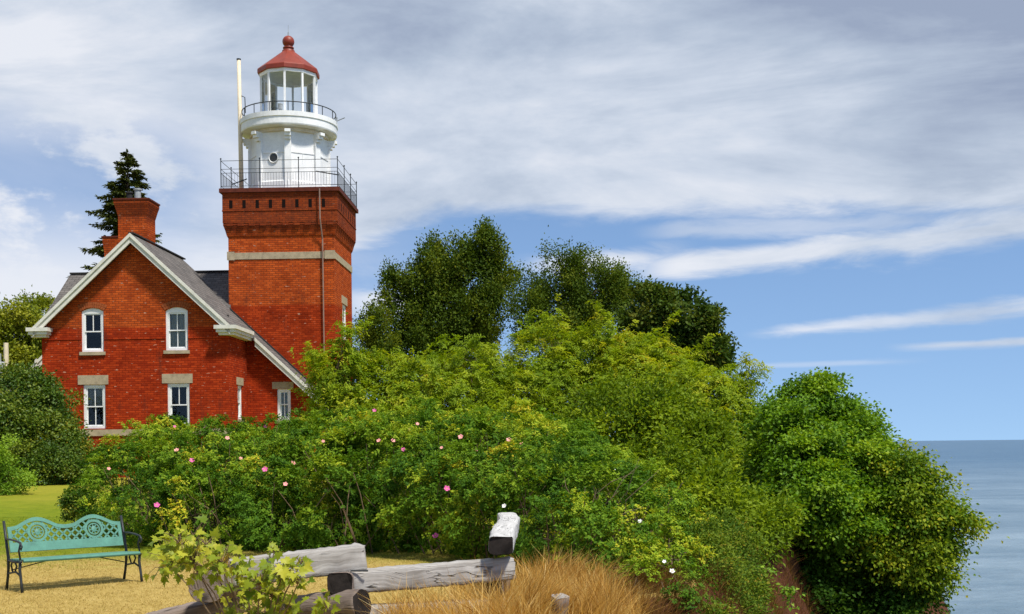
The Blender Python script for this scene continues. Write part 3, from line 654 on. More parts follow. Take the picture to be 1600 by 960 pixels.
# tower
TW = 3.82; TU0 = P(357, 450, 49.8).x - hc.x - 0.126; TU1 = P(523, 450, 49.8).x - hc.x - 0.126; TS = TU1 - TU0; TD = TW + TS
def tz(x, y, D=49.8): return P(x, y, D).z - HB
tz_top, tz_corb = tz(430, 298), tz(430, 346)
tower = MB(); cen = ((TU0 + TU1) / 2, (TW + TD) / 2)
tz_c0 = tz(430, 372)
tower.plate(rect(TU0, -0.6, TU1, tz_c0), [], (0, TW, 0), XA, (0, 0, 1), 0.3)
rw = (TW + 1.9, tz(540, 530, 52), TW + 2.95, tz(540, 476, 52))
tower.plate(rect(TW + 0.3, -0.6, TD, tz_c0), [opening(*rw, 0)], (TU1 - 0.002, 0, 0), YA, (0, 0, 1), 0.3)
tower.box((TU0 + 0.002, TW + 0.3, -0.6), (TU0 + 0.3, TD, tz_c0)); tower.box((TU0 + 0.3, TD - 0.3, -0.6), (TU1 - 0.302, TD - 0.002, tz_c0))
OVT = 0.20
# corbelled head: solid rings flaring out to the parapet
prof = [(0.0, tz_c0), (0.05, tz(430, 368)), (0.10, tz(430, 360)), (0.17, tz(430, 352)), (OVT - 0.04, tz(430, 349.5)), (OVT - 0.04, tz_corb - 0.08), (OVT - 0.02, tz_corb - 0.08), (OVT - 0.02, tz(430, 331)), (OVT, tz(430, 331)), (OVT, tz(430, 329)), (OVT - 0.015, tz(430, 329)), (OVT - 0.015, tz(430, 302))]
rings = [[(TU0 - f, TW - f, z), (TU1 + f, TW - f, z), (TU1 + f, TD + f, z), (TU0 - f, TD + f, z)] for f, z in prof]
vs = [v for r in rings for v in r]; fs = [(i * 4 + k, i * 4 + (k + 1) % 4, i * 4 + 4 + (k + 1) % 4, i * 4 + 4 + k) for i in range(len(rings) - 1) for k in range(4)] + [(0, 3, 2, 1), tuple(range(len(vs) - 4, len(vs)))]
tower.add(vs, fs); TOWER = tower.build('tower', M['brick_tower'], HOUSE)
d = MB()                                             # slots: flat black plates standing for shade in recesses; then dentils
f = OVT - 0.015
for i in range(8):
    u = TU0 + 0.10 + (TS - 0.55) * i / 7
    for (o, ax, s0) in (((0, TW - f, 0), XA, u), ((TU1 + f, 0, 0), YA, TW + 0.18 + (TS - 0.36) * i / 7)):
        o, ax = Vector(o), Vector(ax); nr = ax.cross(Vector((0, 0, 1)))
        d = MB(); d.plate(rect(s0, tz(430, 326.5), s0 + 0.14, tz(430, 313.5)), [], o + nr * 0.003, ax, (0, 0, 1), 0.01); d.build('slot', M['slot'], TOWER)
for i in range(10):
    step = (TS + 0.24) / 10; u = TU0 - 0.12 + step * (i + 0.22); v = TW - 0.12 + step * (i + 0.22)
    z0, z1 = tz(430, 354), tz(430, 349.6)
    d = MB(); d.box((u, TW - 0.195, z0), (u + step * 0.55, TW - 0.08, z1)); d.build('dentil', M['brick_tower'], TOWER)
    d = MB(); d.box((TU1 + 0.08, v, z0), (TU1 + 0.195, v + step * 0.55, z1)); d.build('dentil', M['brick_tower'], TOWER)
d = MB(); d.box((TU0 - OVT - 0.09, TW - OVT - 0.09, tz(430, 302)), (TU1 + OVT + 0.09, TD + OVT + 0.09, tz_top + 0.06)); DECK = tz_top + 0.06
d.build('tower_cornice', M['brick_dark'], TOWER)
d = MB(); zb0, zb1 = tz(430, 405), tz(430, 394.5); d.box((TU0 - 0.03, TW - 0.03, zb0), (TU1 + 0.03, TW - 0.003, zb1)); d.box((TU1 + 0.003, TW - 0.003, zb0), (TU1 + 0.03, TD + 0.03, zb1)); d.box((TU0 - 0.03, TW, zb0), (TU0 - 0.002, TD + 0.03, zb1))
d.box((TU1 - 0.38, TW - 0.05, zb0 - 0.03), (TU1 + 0.05, TW - 0.031, zb1 + 0.04)); d.box((TU0 - 0.05, TW - 0.05, zb0 - 0.03), (TU0 + 0.26, TW - 0.031, zb1 + 0.04)); d.build('stone_band', M['stone'], TOWER)
du = TU1 - 0.45; d = MB(); d.tube([(du - 0.06, TW - 0.33, tz_top - 0.02), (du - 0.05, TW - 0.33, tz_corb), (du, TW - 0.10, tz_c0 - 0.1), (du + 0.02, TW - 0.09, 3.2)], 0.030, 8); d.build('downpipe', M['pipe'], TOWER)
tw_ = window((TU1 - 0.002, 0, 0), YA, *rw, lintel=0.34, curtain='full'); tw_.parent = HOUSE

# tower railing: posts, rails and balusters round the deck
R0 = OVT + 0.02
cs = [(TU0 - R0, TW - R0), (TU1 + R0, TW - R0), (TU1 + R0, TD + R0), (TU0 - R0, TD + R0)]
RAIL = empty('tower_railing', '', ''); [RAIL.__delitem__(k) for k in ('label', 'category')]; RAIL.parent = HOUSE
ro_ = MB(); rb_ = MB(); HR = 1.14
for i in range(4):
    a, b_ = Vector((*cs[i], DECK)), Vector((*cs[(i + 1) % 4], DECK))
    for k in range(3):
        p = a.lerp(b_, k / 3); q = MB(); q.tube([p, p + Vector((0, 0, HR + 0.06))], 0.018, 6); q.lathe([(0, 0), (0.035, 0.02), (0.035, 0.05), (0, 0.075)], 6, tuple(p + Vector((0, 0, HR + 0.05)))); q.build('post', M['iron'], RAIL)
    for h, r in ((HR, 0.011), (HR * 0.70, 0.010), (HR * 0.56, 0.011), (0.10, 0.010)): ro_.tube([a + Vector((0, 0, h)), b_ + Vector((0, 0, h))], r, 6)
    for k in range(1, 42): p = a.lerp(b_, k / 42); rb_.tube([p + Vector((0, 0, 0.10)), p + Vector((0, 0, HR * 0.56))], 0.0055, 4)
# stays
for (u, w_, u2, w2) in ((TU0 - R0, TW + 1.5, TU0 + 0.45, TW + 1.4), (TU1 + R0, TW - R0 + 0.3, TU1 - 0.75, TW + 0.2)): ro_.tube([(u, w_, DECK + 0.55), (u2, w2, DECK + 0.75)], 0.025, 5)
ro_.build('rail', M['iron'], RAIL); rb_.build('baluster', M['iron'], RAIL)

# white octagonal watch room, gallery, ten-sided lantern and cupola
def cz(y, D): return P(452, y, D).z - HB
ccu, ccw = P(452.5, 220, 52.0).x - hc.x - 0.20, TW + TS / 2
DD = 52.0; px = DD / F
r8 = 59 * px / cos(pi / 8) * 0.955; a8 = radians(-90 + 10)
dz0, dz1 = DECK + 0.004, cz(205, 52 - 1.6)
dr = MB(); dr.lathe([(0, dz0), (r8 * 1.05, dz0), (r8 * 1.05, dz0 + 0.45), (r8 * 1.02, dz0 + 0.5), (r8 * 0.985, dz1), (0, dz1)], 8, (ccu, ccw, 0), a8)
WATCH = dr.build('watch_room', M['white'], HOUSE)
zmid = dz0 + (dz1 - dz0) * 0.66
pl = MB(); bk = MB(); mould = MB()
for k in range(8):
    a = a8 + 2 * pi * k / 8; c, s = cos(a), sin(a); rt = Vector((-s, c, 0)); od = Vector((c, s, 0)); ctr = Vector((ccu, ccw, 0))
    def bx(b, r0, r1, hw, z0, z1):
        p = [ctr + od * r + rt * t for r, t in ((r0, -hw), (r1, -hw), (r1, hw), (r0, hw))]
        b.hexa([v + Vector((0, 0, z0)) for v in p] + [v + Vector((0, 0, z1)) for v in p])
    pl = MB(); bx(pl, r8 * 0.9, r8 * 1.035, 0.14, dz0 + 0.02, dz1 - 0.5); pl.build('pilaster', M['white'], WATCH)
    bk = MB()
    for j in range(4): bx(bk, r8 * 0.88, r8 * 1.0 + 0.05 + j * 0.10, 0.13 - 0.01 * (j % 2), dz1 - 0.5 + j * 0.125 + 0.003, dz1 - 0.5 + (j + 1) * 0.125)
    bk.build('bracket', M['white'], WATCH)
    b0 = a8 + 2 * pi * (k + 1) / 8; q0, q1 = ctr + od * r8 * 1.0, ctr + Vector((cos(b0), sin(b0), 0)) * r8 * 1.0
    mould.bar(q0 + Vector((0, 0, zmid)), q1 + Vector((0, 0, zmid)), 0.05, 0.06); mould.bar(q0 + Vector((0, 0, dz0 + 0.55)), q1 + Vector((0, 0, dz0 + 0.55)), 0.06, 0.10)
    m_ = (q0 + q1) / 2; mould.bar(m_ + Vector((0, 0, dz0 + 0.5)), m_ + Vector((0, 0, zmid)), 0.02, 0.035)
mould.build('moulding', M['white'], WATCH)
ap = a8 - pi / 8; pd = Vector((cos(ap), sin(ap), 0)); pc = Vector((ccu, ccw, cz(246, 50.4))) + pd * (r8 * cos(pi / 8) * 1.0)
ph = MB(); xx = Vector((-sin(ap), cos(ap), 0))
def ring(b, rr, out): 
    vs = [pc + pd * out[i] + (xx * cos(2 * pi * k / 20) + Vector((0, 0, 1)) * sin(2 * pi * k / 20)) * rr[i] for i in range(len(rr)) for k in range(20)]
    b.add(vs, [(i * 20 + k, i * 20 + (k + 1) % 20, i * 20 + 20 + (k + 1) % 20, i * 20 + 20 + k) for i in range(len(rr) - 1) for k in range(20)])
ring(ph, [0.225, 0.225, 0.205, 0.18, 0.18], [-0.02, 0.05, 0.06, 0.04, 0.0]); PH = ph.build('porthole', M['white'], WATCH)
pp = MB(); pp.add([pc + pd * 0.025 + (xx * cos(2 * pi * k / 20) + Vector((0, 0, 1)) * sin(2 * pi * k / 20)) * 0.182 for k in range(20)], [tuple(range(20))]); pp.build('pane', M['porthole'], WATCH)
rg = 74 * px; gz1 = cz(173, 52 - rg); gz0 = cz(193.5, 52 - rg)
ga = MB(); ga.lathe([(r8 * 0.8, gz0 - 0.03), (rg - 0.25, gz0 - 0.03), (rg - 0.02, gz0), (rg, gz0 + 0.05), (rg, gz1 - 0.22), (rg + 0.035, gz1 - 0.2), (rg + 0.035, gz1), (rg - 0.08, gz1 + 0.01), (0.0, gz1 + 0.01)], 64, (ccu, ccw, 0))
GAL = ga.build('gallery', M['white'], HOUSE)
gs = MB(); gs.lathe([(r8 * 0.75, gz0 - 0.20), (r8 * 1.0, gz0 - 0.19), (rg - 0.4, gz0 - 0.035)], 48, (ccu, ccw, 0)); gs.build('gallery_soffit', M['cream'], GAL)
gr = MB(); zr = gz1 + 0.40
gr.tube([(ccu + (rg - 0.05) * cos(2 * pi * k / 64), ccw + (rg - 0.05) * sin(2 * pi * k / 64), zr) for k in range(65)], 0.022, 6, cap=False)
GR = gr.build('gallery_rail', M['iron'], GAL, smooth=True)
for k in range(16):
    a = radians(-90 + 11) + 2 * pi * k / 16; x_, y_ = ccu + (rg - 0.05) * cos(a), ccw + (rg - 0.05) * sin(a); q = MB(); q.tube([(x_, y_, gz1), (x_, y_, zr)], 0.018, 6); q.build('post', M['iron'], GAL)
an = MB(); an.tube([(ccu + rg - 0.1, ccw, gz1 + 0.02), (ccu + rg + 0.42, ccw - 0.3, gz1 + 0.12)], 0.02, 5); an.tube([(ccu + rg + 0.05, ccw - 0.1, gz1 + 0.2), (ccu + rg + 0.02, ccw - 0.1, gz1 - 0.05)], 0.03, 5); an.build('bracket_arm', M['zinc'], GAL)
# lantern
rl = 44.5 * px; lz0 = gz1 + 0.012; lz1 = cz(107, 52 - rl); a10 = radians(-90 + 4)
lan = MB(); lan.lathe([(0, lz0), (rl, lz0), (rl, lz0 + 0.22), (rl - 0.10, lz0 + 0.22), (rl - 0.10, lz0 + 0.1), (0, lz0 + 0.1)], 10, (ccu, ccw, 0), a10)
LAN = lan.build('lantern_room', M['white'], HOUSE); lan = MB(); lan.lathe([(rl - 0.10, lz1 - 0.10), (rl + 0.03, lz1 - 0.10), (rl + 0.03, lz1 + 0.12), (rl - 0.10, lz1 + 0.12)], 10, (ccu, ccw, 0), a10, closed=True)
lan.build('top_ring', M['white'], LAN)
gl = MB()
for k in range(10):
    a = a10 + 2 * pi * k / 10; b_ = a10 + 2 * pi * (k + 1) / 10; rr = rl - 0.035
    q = MB(); p = Vector((ccu + rr * cos(a), ccw + rr * sin(a), 0)); q.bar(p + Vector((0, 0, lz0 + 0.2)), p + Vector((0, 0, lz1 - 0.05)), 0.085, 0.085, up=(cos(a), sin(a), 0)); q.build('mullion', M['white'], LAN)
    r2 = rl - 0.06
    gl.add([(ccu + r2 * cos(t_), ccw + r2 * sin(t_), z_) for t_, z_ in ((a, lz0 + 0.15), (b_, lz0 + 0.15), (b_, lz1 - 0.02), (a, lz1 - 0.02))], [(0, 1, 2, 3)])
gl.build('pane', M['clear'], LAN)
ce = MB(); ce.lathe([(rl - 0.1, lz1 - 0.02), (rl * 0.45, lz1 + 0.10), (0.0, lz1 + 0.14)], 10, (ccu, ccw, 0), a10); ce.build('ceiling', M['beige'], LAN)
re = 48.5 * px; ez = cz(104, 52 - re); nz_ = cz(82, 52)
cu_ = MB(); cu_.lathe([(rl - 0.05, ez - 0.02), (re - 0.02, ez - 0.02), (re, ez), (re, ez + 0.16), (re - 0.03, ez + 0.20), (re * 0.6, ez + 0.2 + (nz_ - ez - 0.2) * 0.485), (0.30, nz_ - 0.03), (0.27, nz_)], 10, (ccu, ccw, 0), a10)
CUP = cu_.build('lantern_roof', M['redpaint'], HOUSE)
bl = MB(); rb = 9.3 * px; zb = cz(66, 52)
bl.lathe([(0.27, nz_ - 0.02), (0.27, nz_ + 0.05), (0.20, nz_ + 0.09), (0.20, nz_ + 0.13), (0.235, nz_ + 0.14), (0.235, nz_ + 0.19), (0.17, nz_ + 0.21)] + [(rb * cos(t_), zb + rb * sin(t_)) for t_ in np.linspace(-0.85, pi / 2, 12)], 24, (ccu, ccw, 0)); bl.build('ball_vent', M['redpaint'], CUP, smooth=True)
ro2 = MB(); ro2.tube([(ccu, ccw, zb + rb - 0.01), (ccu, ccw, zb + rb + 0.14)], 0.03, 6); ro2.tube([(ccu, ccw, zb + rb + 0.1), (ccu, ccw, cz(40, 52))], 0.009, 5); ro2.build('lightning_rod', M['zinc'], CUP)
# beacon and mast stand on the tower
hm = HOUSE.rotation_euler.to_matrix().to_4x4(); hm.translation = HOUSE.location
bp = hm @ Vector((ccu + 0.0, ccw - rg + 0.35, gz1 + 0.011))
be = empty('beacon_lamp', 'small grey beacon lamp on the white gallery in front of the lantern panes', 'lamp', bp)
b = MB(); b.box((-0.09, -0.09, 0), (0.09, 0.09, 0.07)); b.lathe([(0.0, 0.07), (0.075, 0.07), (0.075, 0.12), (0.10, 0.14), (0.10, 0.30), (0.11, 0.31), (0.11, 0.36), (0.0, 0.40)], 10); b.build('housing', M['zinc'], be)
b = MB(); b.tube([(-0.05, 0, 0.18), (-0.28, -0.02, 0.18)], 0.016, 5); b.build('arm', M['iron'], be)
mp = P(377.5, 292, 51.4); mt = P(373, 94, 51.4); mp.z = HB + DECK + 0.003
ma = empty('mast', 'tall cream painted mast standing on the brick tower left of the lantern', 'mast', mp)
b = MB(); b.tube([(0, 0, 0), (mt.x - mp.x, 0, mt.z - mp.z)], [0.10, 0.082], 10); b.build('pole', M['cream'], ma, smooth=True)
b = MB(); b.lathe([(0, 0), (0.095, 0), (0.095, 0.05), (0.0, 0.06)], 10, (mt.x - mp.x, 0, mt.z - mp.z)); b.build('cap', M['iron'], ma)
b = MB(); q = P(377, 150, 51.4) - mp; b.tube([q, q + Vector((0.16, -0.05, -0.08)), q + Vector((0.18, -0.05, -0.75))], 0.02, 5); b.build('bracket', M['iron'], ma)

# utility pole at the left edge
up_ = P(10, 590, 62); up_.z = float(ground_z(up_.x, up_.y)); U = empty('utility_pole', 'grey wooden utility pole with a pale transformer can above the shrubs', 'utility pole', up_)
b = MB(); b.tube([(0, 0, -0.3), (0, 0, P(10, 536, 62).z - up_.z)], [0.16, 0.12], 8); b.build('pole', M['cream'], U)
b = MB(); q = P(3, 576, 62) - up_; b.lathe([(0, -0.28), (0.22, -0.28), (0.22, 0.25), (0.18, 0.32), (0.0, 0.34)], 12, (q.x, -0.2, q.z)); b.tube([(q.x, -0.2, q.z + 0.3), (q.x, -0.2, q.z + 0.75)], 0.05, 6); b.build('transformer', M['zinc'], U)

# ------------------------------------------------------------------ far and mid trees
def spruce():
    rng = np.random.default_rng(5); rnd = random.Random(5); D = 60.0
    top = P(199, 238, D); bx_, by_ = top.x, top.y; bz = float(ground_z(bx_, by_)); k = D / F
    root = empty('spruce_tree', 'dark spruce tree rising behind the brick chimney', 'tree', (bx_, by_, bz))
    w = MB(); w.tube([(bx_, by_, bz - 0.2), (bx_, by_, (bz + top.z) / 2), (bx_, by_, top.z)], [0.26, 0.16, 0.02], 8)
    ps, axs, nr, ln, wd, tn = [], [], [], [], [], []
    z = top.z - 0.1
    while z > bz + 4:
        h = top.z - z
        for j in range(rnd.randint(6, 8)):
            a = rnd.uniform(0, 2 * pi); rad = (0.14 + 0.54 * h ** 0.88) * rnd.uniform(0.45, 1.12); 
            if cos(a) > 0.3 and h > 2.6: rad *= rnd.uniform(0.55, 0.85)
            if cos(a) < -0.3: rad *= 1.06 if h < 3.5 else 0.86
            if rnd.random() < 0.16: continue
            zj = z + rnd.uniform(-0.3, 0.3) * min(1, h); d = Vector((cos(a), sin(a), 0)); p0 = Vector((bx_, by_, zj)); pts = [p0 + d * rad * t + Vector((0, 0, rad * (0.10 * t - 0.42 * t * t + 0.22 * t ** 4))) for t in (0, 0.3, 0.6, 0.85, 1)]
            w.tube(pts, [0.03, 0.025, 0.018, 0.012, 0.005], 4, cap=False)
            sd = Vector((-d.y, d.x, 0)); ns = int(10 + rad * 36)
            for i in range(ns):
                t = 1 - (i / ns) * 0.86; q = t * 4; i0 = min(3, int(q)); 
                tt = (0, 0.3, 0.6, 0.85, 1); 
                for e in range(4):
                    if t <= tt[e + 1]: i0 = e; break
                pt = pts[i0].lerp(pts[i0 + 1], (t - tt[i0]) / (tt[i0 + 1] - tt[i0])); s = rnd.choice((-1, 1)); sl = (0.16 + 0.20 * rad * (1 - t * 0.7)) * rnd.uniform(0.6, 1.2)
                ad = (d * 0.7 + sd * s * rnd.uniform(0.2, 1.0) + Vector((0, 0, rnd.uniform(-0.35, 0.15)))).normalized(); tone = rnd.random()
                for g_ in range(3):
                    ps.append(pt + ad * sl * g_ * 0.33); axs.append(ad + Vector((rnd.gauss(0, .2), rnd.gauss(0, .2), rnd.gauss(0, .2)))); nr.append((rnd.gauss(0, .4), rnd.gauss(0, .4), 1)); ln.append(sl * rnd.uniform(0.5, 0.9)); wd.append(0.10 * rnd.uniform(0.7, 1.3)); tn.append((tone, rnd.random()))
        z -= rnd.uniform(0.16, 0.27) * (1 + h * 0.04)
    for i in range(60):
        t = rnd.random(); a = rnd.uniform(0, 2 * pi); ps.append(top + Vector((0, 0, -1.3 * t))); axs.append((cos(a) * (0.25 + 0.6 * t), sin(a) * (0.25 + 0.6 * t), 1.0 - 0.7 * t)); nr.append((rnd.gauss(0, 1), rnd.gauss(0, 1), 0.3)); ln.append(rnd.uniform(0.2, 0.42) * (0.6 + 0.6 * t)); wd.append(0.09); tn.append((rnd.random(), rnd.random()))
    keep(leaf_mesh('crown', *(np.array([tuple(v) for v in a_]) for a_ in (ps, axs, nr)), np.array(ln), np.array(wd), np.array(tn), LM['spruce'], curl=0.1), root)
    keep(w.build('trunk', M['bark'], uv=False), root)
spruce()

tree('aspen_tree', 'tallest dark green tree behind the thicket, right of the tower', 'tree', 11,
     [(757, 402, 62, 22, 32, 0.8), (706, 418, 62, 32, 30, 1.1), (672, 446, 62, 38, 40, 1.4), (740, 448, 62, 46, 46, 1.6), (618, 462, 62, 15, 30, 0.6), (632, 500, 62, 32, 38, 1.2), (690, 505, 62, 52, 44, 1.8), (757, 494, 62, 36, 40, 1.4), (650, 552, 62, 46, 32, 1.6), (720, 555, 62, 54, 38, 1.6), (786, 432, 62, 12, 10, 0.5)],
     LM['aspen'], 5600, 16, 0.14, 0.10, 0.6, r0=0.22, bark='bark', spread=0.5, flat=1.3, upw=1.1, inner=0.5, cull=0.9, wild=0.12, squash=1.2, bunch=0.30, per=24, up_n=0.4, fill=0.25, arms=50, reach=0.7, rise=1.0)
tree('aspen_tree', 'small loose tree between the tower and the tallest dark tree', 'tree', 12,
     [(580, 512, 60, 20, 26, 0.9), (600, 545, 60, 28, 30, 1.0), (572, 550, 60, 18, 28, 0.8)], LM['aspen'], 700, 13, 0.12, 0.085, 0.5, r0=0.09, spread=0.55, flat=1.2, upw=0.9, inner=0.4, wild=0.2, squash=1.2, bunch=0.3, up_n=0.4)
tree('aspen_tree', 'dark twin topped tree behind the thicket, middle of the skyline', 'tree', 13,
     [(888, 426, 60, 24, 28, 0.9), (866, 454, 60, 38, 34, 1.3), (944, 440, 60, 26, 24, 1.0), (925, 465, 60, 48, 36, 1.5), (832, 492, 60, 36, 36, 1.2), (880, 505, 60, 60, 40, 1.6), (955, 480, 60, 30, 30, 1.0)],
     LM['aspen'], 3400, 15, 0.12, 0.085, 0.65, r0=0.20, spread=0.5, flat=1.3, upw=1.3, inner=0.45, cull=0.9, wild=0.12, squash=1.3, bunch=0.30, per=24, up_n=0.4, fill=0.25, arms=44, reach=0.7, rise=1.3)
tree('chestnut_tree', 'round topped dark tree with rusty leaves at the right end of the skyline', 'tree', 14,
     [(1012, 488, 46, 36, 28, 1.2), (1050, 500, 46, 50, 34, 1.5), (1085, 525, 46, 36, 34, 1.2), (1030, 535, 46, 60, 40, 1.6), (1092, 555, 46, 34, 28, 1.0)],
     LM['chestnut'], 1700, 18, 0.17, 0.11, 0.45, r0=0.18, spread=0.7, flat=0.6, upw=0.2, inner=0.5, cull=0.9, wild=0.08)
# thicket of feathery trees
TH = 'feathery trees of the thicket along the bluff'
thick = [
 ('slender feathery young tree in front of the tower foot', [(528, 572, 33, 32, 32, 0.8), (504, 608, 33, 24, 36, 0.7), (545, 605, 33, 34, 44, 0.9), (524, 640, 33, 34, 30, 0.9), (538, 542, 33, 14, 26, 0.4)], 1000, 21),
 ('low feathery tree beside the slender one, below the dark skyline trees', [(610, 588, 34, 44, 32, 1.1), (580, 622, 34, 44, 40, 1.0), (648, 600, 34, 46, 42, 1.2), (625, 638, 33, 60, 34, 1.2), (620, 670, 32, 60, 30, 1.2)], 1900, 22),
 ('leafy thicket tree left of centre with a raised tip', [(735, 570, 34, 40, 34, 1.1), (700, 590, 34, 40, 36, 1.1), (770, 590, 34, 44, 40, 1.2), (715, 630, 33, 60, 40, 1.3), (780, 640, 33, 54, 38, 1.2), (672, 622, 33, 36, 34, 1.0), (740, 672, 32, 70, 36, 1.2), (800, 675, 32, 50, 36, 1.2)], 2500, 23),
 ('tallest yellow green thicket tree in the middle', [(872, 534, 35, 34, 28, 1.1), (842, 560, 35, 46, 38, 1.3), (905, 566, 35, 44, 38, 1.4), (870, 605, 34, 66, 46, 1.6), (820, 605, 34, 40, 44, 1.2), (940, 580, 35, 40, 44, 1.2), (870, 660, 33, 60, 40, 1.4), (930, 640, 33, 50, 40, 1.2)], 2900, 24),
 ('yellow tinged thicket tree reaching over its bare limbs', [(1000, 560, 34, 44, 30, 1.2), (965, 575, 34, 44, 34, 1.2), (1050, 590, 34, 46, 32, 1.3), (1010, 600, 33, 66, 44, 1.6), (945, 532, 34, 24, 22, 0.8)], 2100, 25),
 ('outer thicket tree with a long twig over the water side', [(1108, 618, 31, 44, 34, 1.2), (1138, 655, 31, 42, 42, 1.2), (1090, 640, 31, 56, 52, 1.4), (1160, 598, 31, 22, 10, 0.4), (1172, 700, 30, 40, 46, 1.1), (1120, 720, 30, 64, 60, 1.4), (1170, 770, 29, 50, 50, 1.1), (1095, 790, 29, 56, 50, 1.2), (1190, 740, 29, 34, 40, 1.0), (1140, 830, 27, 60, 40, 1.2), (1060, 830, 26, 50, 40, 1.2)], 4200, 26),
]
for lab, px_, n, sd in thick:
    L_ = lobes_px(px_); cb = L_[:, :2].mean(0)
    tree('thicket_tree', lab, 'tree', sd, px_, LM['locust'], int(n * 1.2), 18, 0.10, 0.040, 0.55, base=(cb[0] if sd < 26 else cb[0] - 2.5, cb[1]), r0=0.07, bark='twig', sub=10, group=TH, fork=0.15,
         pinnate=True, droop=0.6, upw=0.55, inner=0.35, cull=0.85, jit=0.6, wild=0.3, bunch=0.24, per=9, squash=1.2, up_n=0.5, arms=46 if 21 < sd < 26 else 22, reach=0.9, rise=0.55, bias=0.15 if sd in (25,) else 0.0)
tree('leafy_bush', 'bright glossy leaved bush between the rose hedge and the thicket', 'bush', 31,
     [(985, 640, 24, 52, 44, 1.0), (940, 665, 24, 44, 36, 0.9), (1040, 670, 24, 54, 50, 1.1), (1000, 710, 23.5, 66, 54, 1.1), (1080, 730, 23.5, 50, 60, 1.0), (1040, 770, 22, 60, 50, 1.0), (1105, 800, 21, 46, 56, 0.9), (1150, 835, 20.5, 44, 34, 0.8), (1190, 835, 21, 34, 26, 0.6)],
     LM['bright'], 4300, 11, 0.095, 0.055, 0.28, r0=0.05, bark='twig', spread=0.75, flat=0.9, upw=0.5, inner=0.45, fork=0.15, bias=-0.18, bunch=0.32, per=18, arms=50, reach=0.6, rise=0.6, base=(3.0, 23.5))
# maples on the bluff
tree('maple_tree', 'broad green maple with a peaked top on the bluff edge, right of the thicket', 'tree', 41,
     [(1283, 612, 27, 24, 20, 0.9), (1258, 634, 27, 32, 26, 1.0), (1298, 642, 27, 30, 20, 0.9), (1330, 668, 27, 24, 12, 0.7), (1358, 692, 27, 18, 8, 0.5), (1228, 664, 26.8, 30, 26, 1.0), (1278, 676, 26.6, 48, 28, 1.3), (1332, 712, 26.6, 34, 18, 1.0), (1240, 708, 26, 46, 32, 1.2), (1310, 728, 26, 62, 30, 1.5), (1258, 762, 25, 54, 28, 1.2), (1335, 775, 25.5, 56, 30, 1.3), (1222, 800, 24.5, 34, 20, 0.9), (1290, 815, 24.8, 50, 26, 1.1)],
     LM['maple'], 8200, 15, 0.085, 0.070, 0.34, base=(6.4, 27.0), r0=0.16, spread=0.8, flat=0.4, upw=0.1, inner=0.4, cull=0.88, jit=0.35, droop=0.25, fork=0.2, squash=0.45, bunch=0.27, per=20, wild=0.25, fill=0.08, up_n=1.2, arms=70, reach=0.62, rise=0.05)
tree('maple_tree', 'golden tipped maple leaning out over the lake at the right', 'tree', 42,
     [(1410, 716, 25, 18, 12, 0.5), (1392, 762, 25, 40, 30, 1.0), (1438, 790, 25, 38, 24, 0.9), (1460, 822, 25, 28, 26, 0.8), (1420, 830, 25, 46, 34, 1.1), (1464, 866, 25, 22, 26, 0.7), (1436, 880, 25, 30, 26, 0.9), (1466, 790, 25, 14, 10, 0.4), (1380, 850, 25, 40, 40, 1.1)],
     LM['maple_gold'], 3900, 13, 0.085, 0.062, 0.40, base=(6.9, 25.5), r0=0.13, spread=0.75, flat=0.4, upw=0.0, inner=0.4, cull=0.88, jit=0.4, droop=0.55, fork=0.2, wild=0.20, squash=0.45, bunch=0.27, per=20, fill=0.04, up_n=1.0, sub=9, arms=70, reach=0.75, rise=-0.05, bias=0.14)
tree('maple_tree', 'dark shaded maple low on the bluff beneath the two brighter maples', 'tree', 44,
     [(1330, 860, 26, 60, 44, 1.3), (1390, 905, 26, 50, 44, 1.2), (1290, 900, 25.5, 54, 50, 1.2), (1350, 950, 25.5, 60, 50, 1.3), (1260, 950, 24.8, 46, 50, 1.0), (1300, 1010, 25, 80, 50, 1.3), (1245, 880, 25, 34, 30, 0.8)],
     LM['shade'], 4200, 14, 0.09, 0.07, 0.36, base=(7.2, 26.5), r0=0.14, spread=0.8, flat=0.4, upw=0.1, inner=0.4, cull=0.88, jit=0.35, droop=0.3, fork=0.2, squash=0.5, bunch=0.28, per=22, wild=0.15, fill=0.12, up_n=1.1, arms=40, reach=0.7)
tree('low_shrub', 'small leaved dark shrub on the slope right of the rose hedge', 'shrub', 43,
     [(1095, 870, 15.5, 44, 44, 0.5), (1130, 900, 15.5, 34, 44, 0.5), (1070, 930, 14.5, 50, 46, 0.6), (1120, 950, 14.5, 44, 34, 0.5), (1035, 960, 13.5, 40, 30, 0.5), (1120, 845, 17, 40, 34, 0.5), (1165, 930, 15.5, 26, 34, 0.4), (1090, 985, 13.5, 50, 40, 0.5), (1150, 885, 17.5, 34, 30, 0.5), (1110, 905, 14.6, 40, 40, 0.5), (1150, 960, 15.0, 34, 34, 0.4), (1075, 975, 13.2, 46, 34, 0.4)],
     LM['slope'], 4600, 10, 0.042, 0.026, 0.16, r0=0.02, bark='twig', spread=0.9, upw=0.7, inner=0.2, base=(2.45, 15.0), bias=0.18, fork=0.1)
